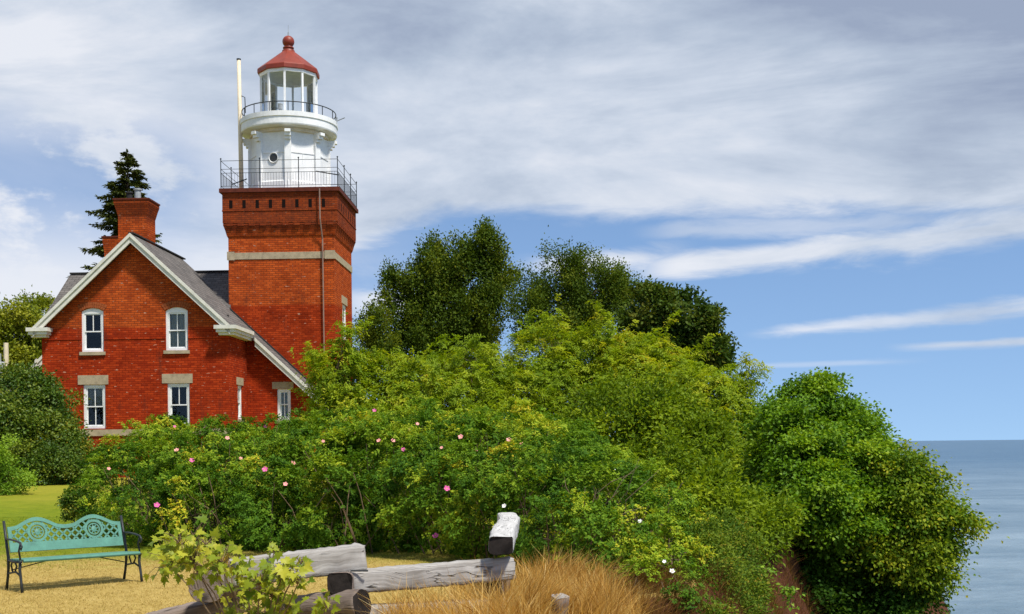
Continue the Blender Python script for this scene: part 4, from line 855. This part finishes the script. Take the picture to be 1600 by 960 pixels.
# left-hand trees and shrubs
tree('far_tree', 'olive green tree at the left edge behind the house', 'tree', 51, [(20, 510, 80, 34, 36, 1.8), (-10, 530, 80, 40, 50, 2.0), (40, 545, 80, 26, 40, 1.5), (20, 580, 80, 40, 40, 1.6), (-30, 500, 80, 40, 30, 1.5)], LM['olive'], 1300, 16, 0.22, 0.16, 0.8, r0=0.25, upw=0.5, spread=0.8, inner=0.5)
tree('far_tree', 'thin tree top just left of the roof, behind the olive tree', 'tree', 52, [(47, 480, 86, 10, 22, 1.0), (42, 510, 86, 16, 28, 1.2), (70, 505, 88, 7, 30, 0.7)], LM['olive'], 260, 12, 0.22, 0.14, 0.7, r0=0.12, upw=0.9, spread=0.7, bias=-0.15)
tree('lilac_bush', 'big dark rounded bush against the left corner of the house', 'bush', 53, [(30, 625, 41, 44, 40, 1.2), (75, 645, 41, 36, 36, 1.0), (10, 665, 40, 44, 40, 1.2), (60, 685, 40, 50, 36, 1.2), (95, 680, 41, 26, 34, 0.8)], LM['dark'], 2300, 14, 0.11, 0.075, 0.36, r0=0.06, upw=0.4, spread=0.8, inner=0.5, fork=0.1, bias=0.02)
tree('low_shrub', 'low dark shrub bed at the foot of the brick wall', 'shrub', 54, [(60, 722, 39, 34, 30, 0.9), (105, 722, 39, 34, 30, 0.9), (140, 728, 39, 24, 24, 0.7), (90, 735, 38.6, 46, 20, 0.7)], LM['dark'], 1300, 12, 0.09, 0.06, 0.28, r0=0.04, upw=0.4, spread=0.9, inner=0.4, fork=0.1, bias=0.10)
tree('pale_bush', 'pale green rounded bush cut by the left edge of the photo', 'bush', 55, [(2, 730, 34, 26, 32, 0.6), (12, 752, 34, 24, 24, 0.6), (-25, 740, 34, 30, 40, 0.7)], LM['pale'], 1000, 12, 0.075, 0.045, 0.2, r0=0.03, upw=0.5, spread=0.9, inner=0.4, fork=0.1)
tree('low_shrub', 'tiny round shrub on the grass behind the bench', 'shrub', 56, [(116, 792, 23, 19, 18, 0.25)], LM['dark'], 300, 10, 0.06, 0.04, 0.14, r0=0.015, upw=0.5, inner=0.2, fork=0.1, bias=0.2)

# ------------------------------------------------------------------ the rose hedge
def hedge():
    rng = np.random.default_rng(77); rnd = random.Random(77)
    tx = [135, 160, 200, 260, 330, 400, 440, 480, 520, 580, 640, 720, 800, 860, 920, 980, 1030]
    ty = [765, 722, 684, 664, 662, 663, 658, 650, 652, 642, 644, 642, 648, 664, 688, 722, 775]
    fx = [170, 250, 400, 520, 640, 760, 900, 1030]; fd = [20.5, 19.0, 18.0, 17.4, 17.4, 16.4, 14.6, 14.0]
    L = []
    for x in range(185, 1025, 34):
        y0 = float(np.interp(x, tx, ty)); D0 = float(np.interp(x, fx, fd)); dep = float(np.interp(x, [180, 250, 400, 900, 1030], [1.6, 3.8, 5.2, 4.6, 2.0]))
        for t in (0.0, 0.22, 0.45, 0.72, 1.0):
            r = rnd.uniform(0.46, 0.64); D = D0 + r * 0.9 + t * dep + rnd.uniform(-0.15, 0.15)
            zt = P(x, y0 + rnd.uniform(-6, 8), D0 + dep).z; zg = float(ground_z(P(x, y0, D).x, D))
            prof = float(np.interp(t, (0.0, 0.22, 0.45, 0.72, 1.0), (0.60, 0.78, 0.87, 0.95, 1.0)))
            z = zg + (zt - zg) * prof - r * 0.9; c = P(x + rnd.uniform(-10, 10), 700, D)
            L.append((c.x, D, max(z, zg + 0.25), r * 1.15, r, r * 0.95))
            if t < 0.4: L.append((c.x + rnd.uniform(-0.2, 0.2), D + 0.55, zg + 0.35, r, r * 0.9, 0.42))
    # drooping right end, nearer the fence
    for (x, y, D, rx, ry, rd) in [(870, 770, 15.2, 60, 56, 0.6), (930, 800, 15.0, 60, 56, 0.6), (985, 815, 14.8, 50, 52, 0.55), (1020, 850, 14.4, 42, 46, 0.5), (1050, 895, 13.8, 36, 42, 0.45), (1000, 890, 13.4, 46, 42, 0.45), (1010, 935, 13.0, 40, 34, 0.4), (1060, 940, 13.2, 36, 34, 0.4), (870, 830, 14.2, 56, 40, 0.45), (940, 850, 13.9, 50, 40, 0.45), (1035, 925, 13.6, 40, 30, 0.4)]:
        c = P(x, y, D); L.append((c.x, c.y, c.z, rx * D / F, rd, ry * D / F))
    for (x, y, D, r) in [(205, 722, 22.5, 30), (230, 705, 22.8, 30), (185, 755, 21.8, 28), (255, 695, 22.8, 30), (215, 770, 21.0, 34), (300, 700, 22.5, 32), (175, 800, 21.2, 28), (345, 695, 22.0, 32), (385, 692, 22.0, 32)]:
        c = P(x, y, D); L.append((c.x, c.y, c.z, r * D / F * 1.1, 0.5, r * D / F))
    L = np.array(L); base = (-1.0, 19.5, float(ground_z(-1.0, 19.5)))
    root = empty('rose_hedge', 'long mounded rose hedge dotted with pink blooms, in front of the house', 'hedge', base)
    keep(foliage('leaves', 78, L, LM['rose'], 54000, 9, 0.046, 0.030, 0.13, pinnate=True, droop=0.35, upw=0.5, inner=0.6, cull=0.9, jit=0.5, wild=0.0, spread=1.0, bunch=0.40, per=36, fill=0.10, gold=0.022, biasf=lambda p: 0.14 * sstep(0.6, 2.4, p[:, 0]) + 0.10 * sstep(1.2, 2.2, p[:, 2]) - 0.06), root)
    st = MB()
    for i in range(420):
        l = L[rnd.randrange(len(L))]; d = Vector((rnd.gauss(0, 1), rnd.gauss(-0.3, 1), abs(rnd.gauss(0.2, 1)))).normalized(); c = Vector(l[:3]); e = c + Vector((d.x * l[3], d.y * l[4], d.z * l[5])) * rnd.uniform(0.9, 1.12)
        b0 = Vector((c.x + rnd.uniform(-.3, .3), c.y, float(ground_z(c.x, c.y)))); b0.z = max(b0.z, c.z - 1.2); m_ = b0.lerp(e, 0.55) + Vector((0, 0, 0.15)); st.tube([b0, m_, e], [0.012, 0.008, 0.004], 4, cap=False)
    for i in range(16):                              # bare canes by the fence end
        p = P(rnd.uniform(880, 985), rnd.uniform(770, 880), rnd.uniform(13.7, 14.6)); q = p + Vector((rnd.uniform(-0.1, 0.45), rnd.uniform(-0.2, 0.1), rnd.uniform(0.15, 0.5))); st.tube([p, p.lerp(q, 0.5) + Vector((rnd.uniform(-.05, .05), -0.05, 0.03)), q], [0.005, 0.004, 0.002], 4, cap=False)
    keep(st.build('stem', M['twig'], uv=False), root)
    def hit(x, y):
        o = Vector((0, 0, EYE)); d = (P(x, y, 10) - o).normalized(); A = np.array(d); best = 99
        oc = (np.array(o) - L[:, :3]) / L[:, 3:]; dd = A / L[:, 3:]; a = (dd * dd).sum(1); b = (oc * dd).sum(1); c = (oc * oc).sum(1) - 1.06; q = b * b - a * c
        t = np.where(q > 0, (-b - np.sqrt(np.maximum(q, 0))) / a, 99); t = t[t > 5]; 
        return o + d * (t.min() - 0.24) if len(t) and t.min() < 60 else None
    mats = [plain('pink_petals', (0.62, 0.10, 0.30), 0.5, 0.15, 20.0), plain('pale_pink_petals', (0.75, 0.30, 0.28), 0.5, 0.15, 20.0), plain('white_petals', (0.8, 0.78, 0.74), 0.5, 0.05, 20.0), plain('stamens', (0.70, 0.45, 0.05), 0.7)]
    spots = [(300, 720, .05, 0), (414, 734, .05, 0), (245, 790, .055, 0), (698, 764, .05, 0), (681, 838, .055, 0), (355, 685, .045, 1), (276, 704, .045, 1), (630, 703, .04, 0), (614, 689, .04, 1), (592, 689, .04, 1), (720, 683, .045, 1), (795, 688, .045, 1), (585, 642, .045, 0), (458, 724, .045, 1), (446, 757, .04, 1), (376, 717, .035, 1), (170, 733, .035, 1), (320, 668, .04, 0), (415, 667, .04, 0), (640, 672, .04, 1), (652, 663, .035, 1), (743, 704, .035, 1), (540, 656, .035, 1), (750, 646, .035, 1), (815, 694, .035, 1), (690, 700, .03, 1),
             (788, 791, .035, 2), (961, 732, .035, 2), (1050, 893, .035, 2), (1038, 878, .025, 2), (1000, 815, .03, 2), (273, 667, .035, 0), (555, 676, .035, 1), (505, 690, .03, 1)]
    for x, y, r, k in spots:
        r *= 0.82
        p = hit(x, y)
        if p is None: continue
        f = MB(); to = (Vector((0, 0, EYE)) - p).normalized(); nrm = (to * 0.8 + Vector((rnd.uniform(-.4, .4), 0, 0.6 + rnd.uniform(-.2, .2)))).normalized(); a = nrm.cross(Vector((0.2, 0.9, 0.3))).normalized(); b = nrm.cross(a)
        a0 = rnd.uniform(0, 6)
        for i in range(5):
            t = a0 + i * 2 * pi / 5; e = a * cos(t) + b * sin(t); s = nrm.cross(e)
            f.add([p + nrm * 0.002, p + e * r * 0.6 + s * r * 0.52 + nrm * r * 0.18, p + e * r * 1.05 + s * r * 0.22 + nrm * r * 0.42, p + e * r * 1.05 - s * r * 0.22 + nrm * r * 0.42, p + e * r * 0.6 - s * r * 0.52 + nrm * r * 0.18], [(0, 1, 2), (0, 2, 3), (0, 3, 4)])
        f.add([p + nrm * r * 0.25 + (a * cos(t) + b * sin(t)) * r * 0.2 for t in np.linspace(0, 2 * pi, 7)[:-1]], [tuple(range(6))], 1)
        keep(f.build('flower', [mats[k], mats[3]], uv=False), root)
hedge()

# ------------------------------------------------------------------ bench
def bench():
    c = P(120, 918, 14.2); yaw = radians(41); z0 = float(ground_z(c.x, c.y))
    root = empty('garden_bench', 'teal metal garden bench with lattice back and black iron legs on the dry lawn', 'bench', (c.x - 0.02, c.y, z0), yaw)
    root.scale = (0.91, 0.91, 0.93)
    Lh = 0.74; sz = 0.40                                        # local x along the bench, -y to the front
    b0 = Vector((0, 0.20, sz + 0.06)); rec = 0.16               # leaning back plane
    def bp(u, v, off=0.0): return Vector((u, 0.20 + v * rec / 0.45 + off, sz + 0.06 + v))
    ax, ay = Vector((1, 0, 0)), Vector((0, rec / 0.45, 1)).normalized()
    def topv(u): return 0.36 + 0.035 * (cos(u / Lh * 2 * pi + pi) + 0.0) + 0.045 * max(0, cos((abs(u) - 0.37) * pi / 0.5))
    tops = [(u, topv(u)) for u in np.linspace(Lh, -Lh, 41)]
    outer = [(-Lh, 0.0), (Lh, 0.0)] + tops
    panel = MB(); fr = 0.045
    inn = [(u, topv(u) - 0.05) for u in np.linspace(Lh - fr, -Lh + fr, 41)]
    panel.plate(outer, [[(-Lh + fr, 0.12), (Lh - fr, 0.12)] + inn], bp(0, 0) , ax, ay, 0.022)
    nrm = ax.cross(ay); o = bp(0, 0) - nrm * 0.011
    def seg(p, q, w=0.021):
        n_ = 14; run = []
        for i in range(n_ + 1):
            u, v = p[0] + (q[0] - p[0]) * i / n_, p[1] + (q[1] - p[1]) * i / n_
            ok = abs(u) < Lh - fr + 0.01 and 0.115 < v < topv(u) - 0.045 and all((u - s * 0.37) ** 2 + (v - 0.245) ** 2 > 0.105 ** 2 for s in (-1, 1))
            if ok: run.append((u, v))
            if (not ok or i == n_) and len(run) > 1:
                panel.bar(o + ax * run[0][0] + ay * run[0][1], o + ax * run[-1][0] + ay * run[-1][1], w, 0.014, up=nrm); 
            if not ok: run = []
    for u in np.arange(-1.2, 1.2, 0.105):
        seg((u, 0.10), (u + 0.32, 0.42)); seg((u + 0.32, 0.10), (u, 0.42))
    for s in (-1, 1):
        for r, w in ((0.112, 0.032), (0.072, 0.014)):
            pts = [(s * 0.37 + r * cos(t), 0.245 + r * sin(t)) for t in np.linspace(0, 2 * pi, 29)]
            for i in range(28): panel.bar(o + ax * pts[i][0] + ay * pts[i][1], o + ax * pts[i + 1][0] + ay * pts[i + 1][1], w, 0.02, up=nrm)
        for t in np.linspace(0.2, 2 * pi + 0.2, 9)[:-1]: panel.bar(o + ax * (s * 0.37 + 0.022 * cos(t)) + ay * (0.245 + 0.03 * sin(t)), o + ax * (s * 0.37 + 0.075 * cos(t)) + ay * (0.245 + 0.075 * sin(t)), 0.013, 0.012, up=nrm)
        panel.lathe([(0, -0.012), (0.034, -0.01), (0.034, 0.01), (0, 0.014)], 10, (0, 0, 0)); 
        vs = panel.v[-40:]; cc = o + ax * (s * 0.37) + ay * 0.245
        panel.v[-40:] = [tuple(cc + ax * v[0] + ay * v[1] * 1.2 + nrm * v[2]) for v in vs]
    panel.build('backrest', M['teal'], root, uv=False)
    s = MB()
    for i in range(6):
        y = -0.24 + i * 0.082; zz = sz + 0.012 * (1 - i * 0.5) ; s.box((-Lh - 0.01, y - 0.034, sz - 0.022 - 0.004 * i), (Lh + 0.01, y + 0.034, sz - 0.004 * i))
    s.tube([(-Lh - 0.01, -0.285, sz - 0.018), (Lh + 0.01, -0.285, sz - 0.018)], 0.022, 8); s.build('seat', M['teal'], root, uv=False)
    for sd in (-1, 1):
        x = sd * (Lh + 0.03)
        q = MB(); q.tube([(x, -0.30, 0.0), (x, -0.27, 0.12), (x, -0.22, 0.27), (x, -0.24, sz - 0.02)], [0.020, 0.017, 0.019, 0.02], 8); q.build('leg', M['iron'], root, smooth=True)
        q = MB(); q.tube([(x, 0.27, 0.0), (x, 0.22, 0.14), (x, 0.19, 0.27), (x, 0.19, sz), (x, 0.27, sz + 0.22), (x, 0.35, sz + 0.44)], [0.02, 0.017, 0.019, 0.02, 0.018, 0.018], 8); q.build('leg', M['iron'], root, smooth=True)
        q = MB(); q.tube([(x, -0.27, sz - 0.03), (x, 0.0, sz - 0.045), (x, 0.19, sz - 0.03)], 0.016, 6)
        q.tube([(x, -0.24, 0.2), (x, -0.08, 0.24), (x, 0.06, 0.22), (x, 0.20, 0.2)], 0.012, 6); q.tube([(x, -0.05, sz - 0.04), (x, -0.11, 0.31), (x, -0.04, 0.23)], 0.012, 6); q.tube([(x, 0.04, sz - 0.04), (x, 0.09, 0.31), (x, 0.03, 0.23)], 0.012, 6); q.build('side_frame', M['iron'], root, smooth=True)
        q = MB(); arm = [(x, 0.27, sz + 0.22), (x, 0.10, sz + 0.225), (x, -0.12, sz + 0.215), (x, -0.25, sz + 0.20), (x, -0.305, sz + 0.155), (x, -0.27, sz + 0.115), (x, -0.235, sz + 0.15)]
        q.tube(arm, [0.012, 0.013, 0.014, 0.014, 0.011, 0.009, 0.006], 8); q.tube([(x, -0.25, sz + 0.19), (x, -0.19, sz + 0.10), (x, -0.24, sz)], 0.013, 6); q.build('armrest', M['iron'], root, smooth=True)
    q = MB(); q.tube([(-Lh, 0.19, 0.24), (-0.2, 0.02, sz - 0.03)], 0.007, 5); q.tube([(Lh, 0.19, 0.24), (0.2, 0.02, sz - 0.03)], 0.007, 5); q.build('brace', M['iron'], root)
bench()

# ------------------------------------------------------------------ timber fence
def timber(name, parent, pts, w, h, mat, seed, endmat='endgrain', rough=0.012, twist=0.0, rnds=0.02, n=30):
    """a hewn beam along pts; ring of 12 points, rounded corners, uneven surface, UV along the grain"""
    rng = np.random.default_rng(seed); pts = [Vector(p) for p in pts]
    seglen = [0]; [seglen.append(seglen[-1] + (pts[i + 1] - pts[i]).length) for i in range(len(pts) - 1)]; Lt = seglen[-1]
    R = 16; vs = []; uvs = []
    for i in range(n + 1):
        s = Lt * i / n; k = max(j for j in range(len(pts) - 1) if seglen[j] <= s + 1e-9); p = pts[k].lerp(pts[k + 1], (s - seglen[k]) / (seglen[k + 1] - seglen[k]))
        d = (pts[k + 1] - pts[k]).normalized(); a = d.cross(Vector((0, 0, 1))).normalized(); b = a.cross(d)
        wv = 1 + 0.02 * sin(s * 2.3 + seed) + 0.012 * sin(s * 6.1 + seed * 2); hv = 1 + 0.02 * sin(s * 2.9 + seed * 3)
        for j in range(R):
            t = 2 * pi * j / R + pi / R; ex = 0.28 + rnds; cx = math.copysign(abs(cos(t)) ** ex, cos(t)); cy = math.copysign(abs(sin(t)) ** ex, sin(t))
            r = 1 + rng.normal() * rough / w * 0.5 + 0.008 * sin(j * 2.7 + s * 3 + seed)
            vs.append(p + a * cx * w / 2 * wv * r + b * cy * h / 2 * hv * r + d * (rng.normal() * 0.006 if i in (0, n) else 0)); uvs.append((s + seed * 3.1, j / R * 2 * (w + h) * 0.8 + seed * 1.7))
    fs = [(i * R + j, i * R + (j + 1) % R, (i + 1) * R + (j + 1) % R, (i + 1) * R + j) for i in range(n) for j in range(R)]; mi = [0] * len(fs)
    fs += [tuple(range(R))[::-1], tuple(n * R + j for j in range(R))]; mi += [1, 1]
    me = bpy.data.meshes.new(name); me.from_pydata(vs, [], fs); me.materials.append(M[mat]); me.materials.append(M[endmat]); me.polygons.foreach_set('material_index', mi)
    l = me.uv_layers.new(name='UVMap')
    for p in me.polygons:
        for q, li in enumerate(p.loop_indices):
            vi = p.vertices[q]; u, v = uvs[vi]
            if p.index < n * R and p.index % R == R - 1 and vi % R == 0: v += 2 * (w + h) * 0.8
            l.data[li].uv = (u, v)
    me.polygons.foreach_set('use_smooth', [m == 0 for m in mi]); me.update()
    o = bpy.data.objects.new(name, me); COL.objects.link(o); return keep(o, parent)
def fence():
    root = empty('timber_fence', 'weathered zigzag fence of stacked squared timbers in the foreground', 'fence', (-1.0, 10.2, float(ground_z(-1, 10.2))))
    timber('rail', root, [P(352, 897, 9.5), P(460, 884, 9.7), P(566, 871, 9.95)], 0.17, 0.225, 'timber', 1, 'timber')
    timber('rail', root, [P(545, 909, 9.86), P(680, 899, 10.1), P(800, 888, 10.35)], 0.16, 0.19, 'timber', 2, 'timber')
    timber('rail', root, [P(215, 980, 10.0), P(300, 958, 10.3), P(372, 943, 10.6)], 0.22, 0.16, 'timber_brown', 3)
    timber('rail', root, [P(556, 960, 9.9), P(650, 956, 10.1), P(790, 948, 10.4)], 0.16, 0.15, 'timber', 4)
    timber('rail', root, [P(783, 853, 10.1), P(786, 838, 11.2), P(796, 819, 12.6), P(792, 811, 14.2)], 0.215, 0.15, 'timber_white', 5, rough=0.02)
    timber('spacer_log', root, [P(322, 917, 9.9), P(350, 912, 10.4), P(400, 905, 11.2)], 0.30, 0.27, 'timber_brown', 6, 'timber_brown', rnds=0.6)
    timber('spacer_log', root, [P(531, 912, 9.65), P(537, 908, 10.0), P(548, 904, 10.5)], 0.20, 0.17, 'timber_brown', 7, rnds=0.15)
    timber('spacer_log', root, [P(440, 958, 10.1), P(500, 949, 9.8), P(566, 944, 9.6)], 0.24, 0.24, 'timber_brown', 8, rnds=0.7)
    timber('spacer_log', root, [P(772, 921, 10.25), P(780, 914, 10.5), P(785, 908, 10.9)], 0.15, 0.16, 'timber_brown', 10)
    st = P(874, 972, 9.7); timber('post_stub', root, [Vector((st.x, st.y, -0.1)), Vector((st.x, st.y + 0.02, 0.2)), Vector((st.x + 0.01, st.y, P(874, 932, 9.7).z))], 0.14, 0.14, 'timber_brown', 9, 'timber', rnds=0.6, n=8)
    q = MB(); q.tube([P(548, 892, 9.78), P(575, 892, 9.78)], 0.008, 6); keep(q.build('spike', M['iron']), root)
fence()

# ------------------------------------------------------------------ maple sapling
def sapling():
    rng = np.random.default_rng(3); rnd = random.Random(3); base = P(400, 1010, 9.2); base.z = float(ground_z(base.x, base.y))
    root = empty('maple_sapling', 'young maple sapling with big yellow green leaves in front of the fence', 'sapling', base)
    out = [(0, -0.02), (0.10, -0.10), (0.30, -0.16), (0.26, -0.04), (0.50, 0.08), (0.36, 0.16), (0.50, 0.44), (0.32, 0.38), (0.20, 0.42), (0.22, 0.66), (0.12, 0.64), (0.0, 1.0)]
    poly = out + [(-x, y) for x, y in out[-2:0:-1]]; k = len(poly)
    clus = [(282, 846, 26, 14, 14), (266, 876, 26, 20, 17), (302, 870, 30, 26, 20), (322, 846, 16, 12, 5), (345, 872, 24, 22, 11), (378, 890, 24, 18, 11), (356, 860, 12, 10, 4), (428, 858, 8, 10, 3), (405, 905, 22, 18, 9), (440, 890, 26, 20, 10), (425, 925, 30, 18, 12), (385, 935, 26, 20, 11), (465, 905, 16, 16, 5), (400, 955, 40, 14, 12), (510, 943, 16, 14, 7), (448, 950, 20, 14, 6), (470, 878, 12, 6, 3)]
    V, Fc, T = [], [], []; st = MB()
    def twig(p, q, r0, r1):
        m_ = p.lerp(q, 0.5) + Vector((rnd.uniform(-.03, .03), rnd.uniform(-.03, .03), 0.03)); st.tube([p, m_, q], [r0, (r0 + r1) / 2, r1], 5, cap=False); return q
    for cx, cy, rx, ry, n in clus:
        D = rnd.uniform(8.9, 9.5); c = P(cx, cy + ry * 0.5, D); twig(base.lerp(Vector((c.x, c.y, base.z)), 0.4) + Vector((0, 0, (c.z - base.z) * 0.3)), c, 0.007, 0.004)
        twig(base, base.lerp(Vector((c.x, c.y, base.z)), 0.4) + Vector((0, 0, (c.z - base.z) * 0.3)), 0.009, 0.007)
        for i in range(int(n * 2.7)):
            p = P(cx + rnd.gauss(0, rx * 0.6), cy + rnd.gauss(0, ry * 0.6), D + rnd.gauss(0, 0.12)); twig(c, p, 0.003, 0.0018)
            s = rnd.uniform(0.05, 0.098); out_ = (p - c); out_.y *= 0.5
            ax = (Vector((rnd.gauss(0, 0.5), rnd.gauss(-0.4, 0.4), rnd.uniform(-1.0, 0.15))) + out_.normalized() * 0.5).normalized(); nr = Vector((rnd.gauss(0, .5), -0.75 + rnd.gauss(0, .3), 0.75 + rnd.gauss(0, .3))).normalized()
            sd = nr.cross(ax).normalized(); nr = ax.cross(sd); o = len(V); V.append(tuple(p + ax * s * 0.2))
            for x, y in poly: V.append(tuple(p + (sd * x * 1.15 + ax * y + nr * (abs(x) * 0.35 - y * y * 0.18)) * s))
            Fc += [(o, o + 1 + j, o + 1 + (j + 1) % k) for j in range(k)]; T += [(rnd.random(), rnd.random() if cy > 864 or cx != 428 else 1.0)] * (k + 1)
    me = mesh_np('leaves', np.array(V), np.array(Fc)); me.materials.append(LM['sapling']); a = me.attributes.new('tint', 'FLOAT_COLOR', 'POINT'); a.data.foreach_set('color', np.array([(t[0], t[1], 1, 1) for t in T], 'f4').ravel())
    lo = bpy.data.objects.new('leaves', me); COL.objects.link(lo); keep(lo, root); keep(st.build('stem', M['twig'], uv=False), root)
sapling()

# ------------------------------------------------------------------ grasses
def blades(name, base, h, w, lean, tint, mat, head=None, segs=3):
    """curved strips; base (N,3), h height, lean (N,2) horizontal tip offset as a share of h"""
    N = len(base); rng = np.random.default_rng(len(base)); th = rng.random(N) * pi; sd = np.stack([np.cos(th), np.sin(th), th * 0], 1)
    rows = []
    for s in range(segs + 1):
        t = s / segs; c = base + np.stack([lean[:, 0] * h * t ** 2, lean[:, 1] * h * t ** 2, h * (t - 0.18 * t * t * np.hypot(lean[:, 0], lean[:, 1]))], 1)
        ww = w * (1 - t) ** 0.7 if head is None else w * np.where(head, (0.55, 0.5, 1.7, 0.25)[s] if segs == 3 else 1, (1 - t) ** 0.7 + 0.05)
        rows += [c - sd * (ww / 2)[:, None], c + sd * (ww / 2)[:, None]]
    co = np.stack(rows, 1).reshape(-1, 3); k = 2 * (segs + 1); i = np.arange(N)[:, None] * k
    f = np.concatenate([i + np.array([[2 * s, 2 * s + 1, 2 * s + 3, 2 * s + 2]]) for s in range(segs)], 1).reshape(-1, 4)
    me = mesh_np(name, co, f); me.materials.append(mat); a = me.attributes.new('tint', 'FLOAT_COLOR', 'POINT')
    a.data.foreach_set('color', np.repeat(np.concatenate([tint, np.ones((N, 2))], 1), k, 0).astype('f4').ravel())
    o = bpy.data.objects.new(name, me); COL.objects.link(o); o['kind'] = 'stuff'; return o
def grass():
    rng = np.random.default_rng(9)
    bs, hs = [], []
    def patch(n, x0, x1, d0, d1, h0, h1):
        d = rng.uniform(d0, d1, n); x = (rng.uniform(x0, x1, n) - 800) * d / F; cl = 0.5 + 0.5 * np.sin(x * 5.1 + d * 3) * np.sin(d * 4.3 - x * 3); k = rng.random(n) < 0.15 + 0.85 * cl
        bs.append(np.stack([x, d, ground_z(x, d) - 0.02], 1)[k]); hs.append((rng.uniform(h0 * 0.6, h1, n) * (0.75 + 0.35 * cl))[k])
    patch(5200, 600, 830, 9.0, 10.2, 0.25, 0.52); patch(3600, 690, 850, 9.0, 10.0, 0.42, 0.70); patch(900, 590, 720, 9.2, 10.0, 0.40, 0.64); patch(11000, 800, 960, 9.0, 11.2, 0.28, 0.58); patch(9000, 815, 945, 10.6, 12.9, 0.30, 0.60); patch(1400, 700, 800, 11.5, 13.5, 0.25, 0.45); patch(1200, 575, 640, 9.2, 9.9, 0.15, 0.35); patch(1200, 940, 1000, 9.5, 12.0, 0.2, 0.4)
    b = np.concatenate(bs); h = np.concatenate(hs); N = len(b); t = np.clip(0.55 - 0.16 * b[:, 0] + 0.25 * np.sin(b[:, 0] * 4) * np.sin(b[:, 1] * 3 + 1) + rng.normal(size=N) * 0.32, 0, 1)
    o = blades('tall_grass', b, h, rng.uniform(0.002, 0.0052, N), np.stack([rng.normal(0.05, 0.34, N) + 0.25 * np.sin(b[:, 0] * 3.1 + b[:, 1] * 2), rng.normal(0, 0.45, N)], 1), np.stack([t, rng.random(N)], 1), LM['drygrass'], head=rng.random(N) < 0.3)
    tag(o, 'tall dry golden grass round the fence timbers', 'grass', None, 'stuff')
    # cliff tufts
    n = 42000; d = rng.uniform(11.0, 22, n); x = np.interp(d, EDGE_D, EDGE_X) + rng.uniform(-0.7, 2.0, n); b = np.stack([x, d, ground_z(x, d) - 0.02], 1)
    k = rng.random(n) < 0.5 + 0.5 * np.sin(x * 4 + d * 3); b = b[k]; N = len(b)
    o = blades('cliff_grass', b, rng.uniform(0.15, 0.42, N), rng.uniform(0.004, 0.010, N), np.stack([rng.normal(0.4, 0.4, N), rng.normal(-0.2, 0.3, N)], 1), np.stack([rng.uniform(0, 0.5, N), rng.random(N) * 0.6], 1), LM['rustgrass']); tag(o, 'dry rusty grass tufts on the earth bluff', 'grass', None, 'stuff')
    n = 130000; d = 10.8 + 15 * rng.random(n) ** 1.5; x = (rng.uniform(-40, 1010, n) - 800) * d / F; k = x < np.interp(d, EDGE_D, EDGE_X) - 0.1; d, x = d[k], x[k]; N = len(d)
    nz_ = np.sin(x * 1.1 + 2) * np.sin(d * 0.8) * 1.2 + np.sin(x * 2.7 + d * 1.9) * 0.7; f = sstep(16.0, 19.5, d + nz_)
    tone = np.clip(0.85 - 0.65 * f + rng.normal(size=N) * 0.13, 0, 1)
    o = blades('lawn_grass', np.stack([x, d, ground_z(x, d) - 0.004], 1), rng.uniform(0.012, 0.045, N), rng.uniform(0.005, 0.011, N), rng.normal(size=(N, 2)) * 0.9, np.stack([tone, np.clip(tone + rng.normal(size=N) * 0.2, 0, 1)], 1), LM['lawn'], segs=1)
    tag(o, 'short mown lawn, straw coloured near the bench and greener beyond', 'grass', None, 'stuff')
grass()
# small plants on the earth bluff
def bluff_plant(label, pts, seed):
    rnd = random.Random(seed); D = pts[0][2]; b = P(*pts[0]); root = empty('bluff_plant', label, 'plant', b); st = MB(); st.tube([P(*p) for p in pts], [0.012] + [0.006] * (len(pts) - 1), 5); keep(st.build('stem', M['twig'], uv=False), root)
    ps, ax, nr = [], [], []
    for i in range(70):
        k = rnd.randrange(len(pts) - 1); p = P(*pts[k]).lerp(P(*pts[k + 1]), rnd.random()); p += Vector((rnd.gauss(0, .05), rnd.gauss(0, .05), rnd.gauss(0, .035))); ps.append(p); ax.append((rnd.gauss(0, 1), rnd.gauss(-.3, 1), rnd.gauss(-.2, .5))); nr.append((rnd.gauss(0, .4), rnd.gauss(-.3, .4), 1))
    n = len(ps); r = np.random.default_rng(seed); keep(leaf_mesh('leaves', np.array([tuple(p) for p in ps]), np.array(ax), np.array(nr), r.uniform(0.06, 0.10, n), r.uniform(0.04, 0.06, n), r.random((n, 2)), LM['pale']), root)
bluff_plant('leafy twig reaching out over bare red earth', [(1140, 885, 17.0), (1165, 884, 17.0), (1190, 886, 16.9), (1202, 893, 16.8)], 1)
bluff_plant('small yellowish sprig low on the red earth bluff', [(1238, 950, 17.5), (1232, 930, 17.5), (1225, 918, 17.4), (1246, 925, 17.4)], 2)
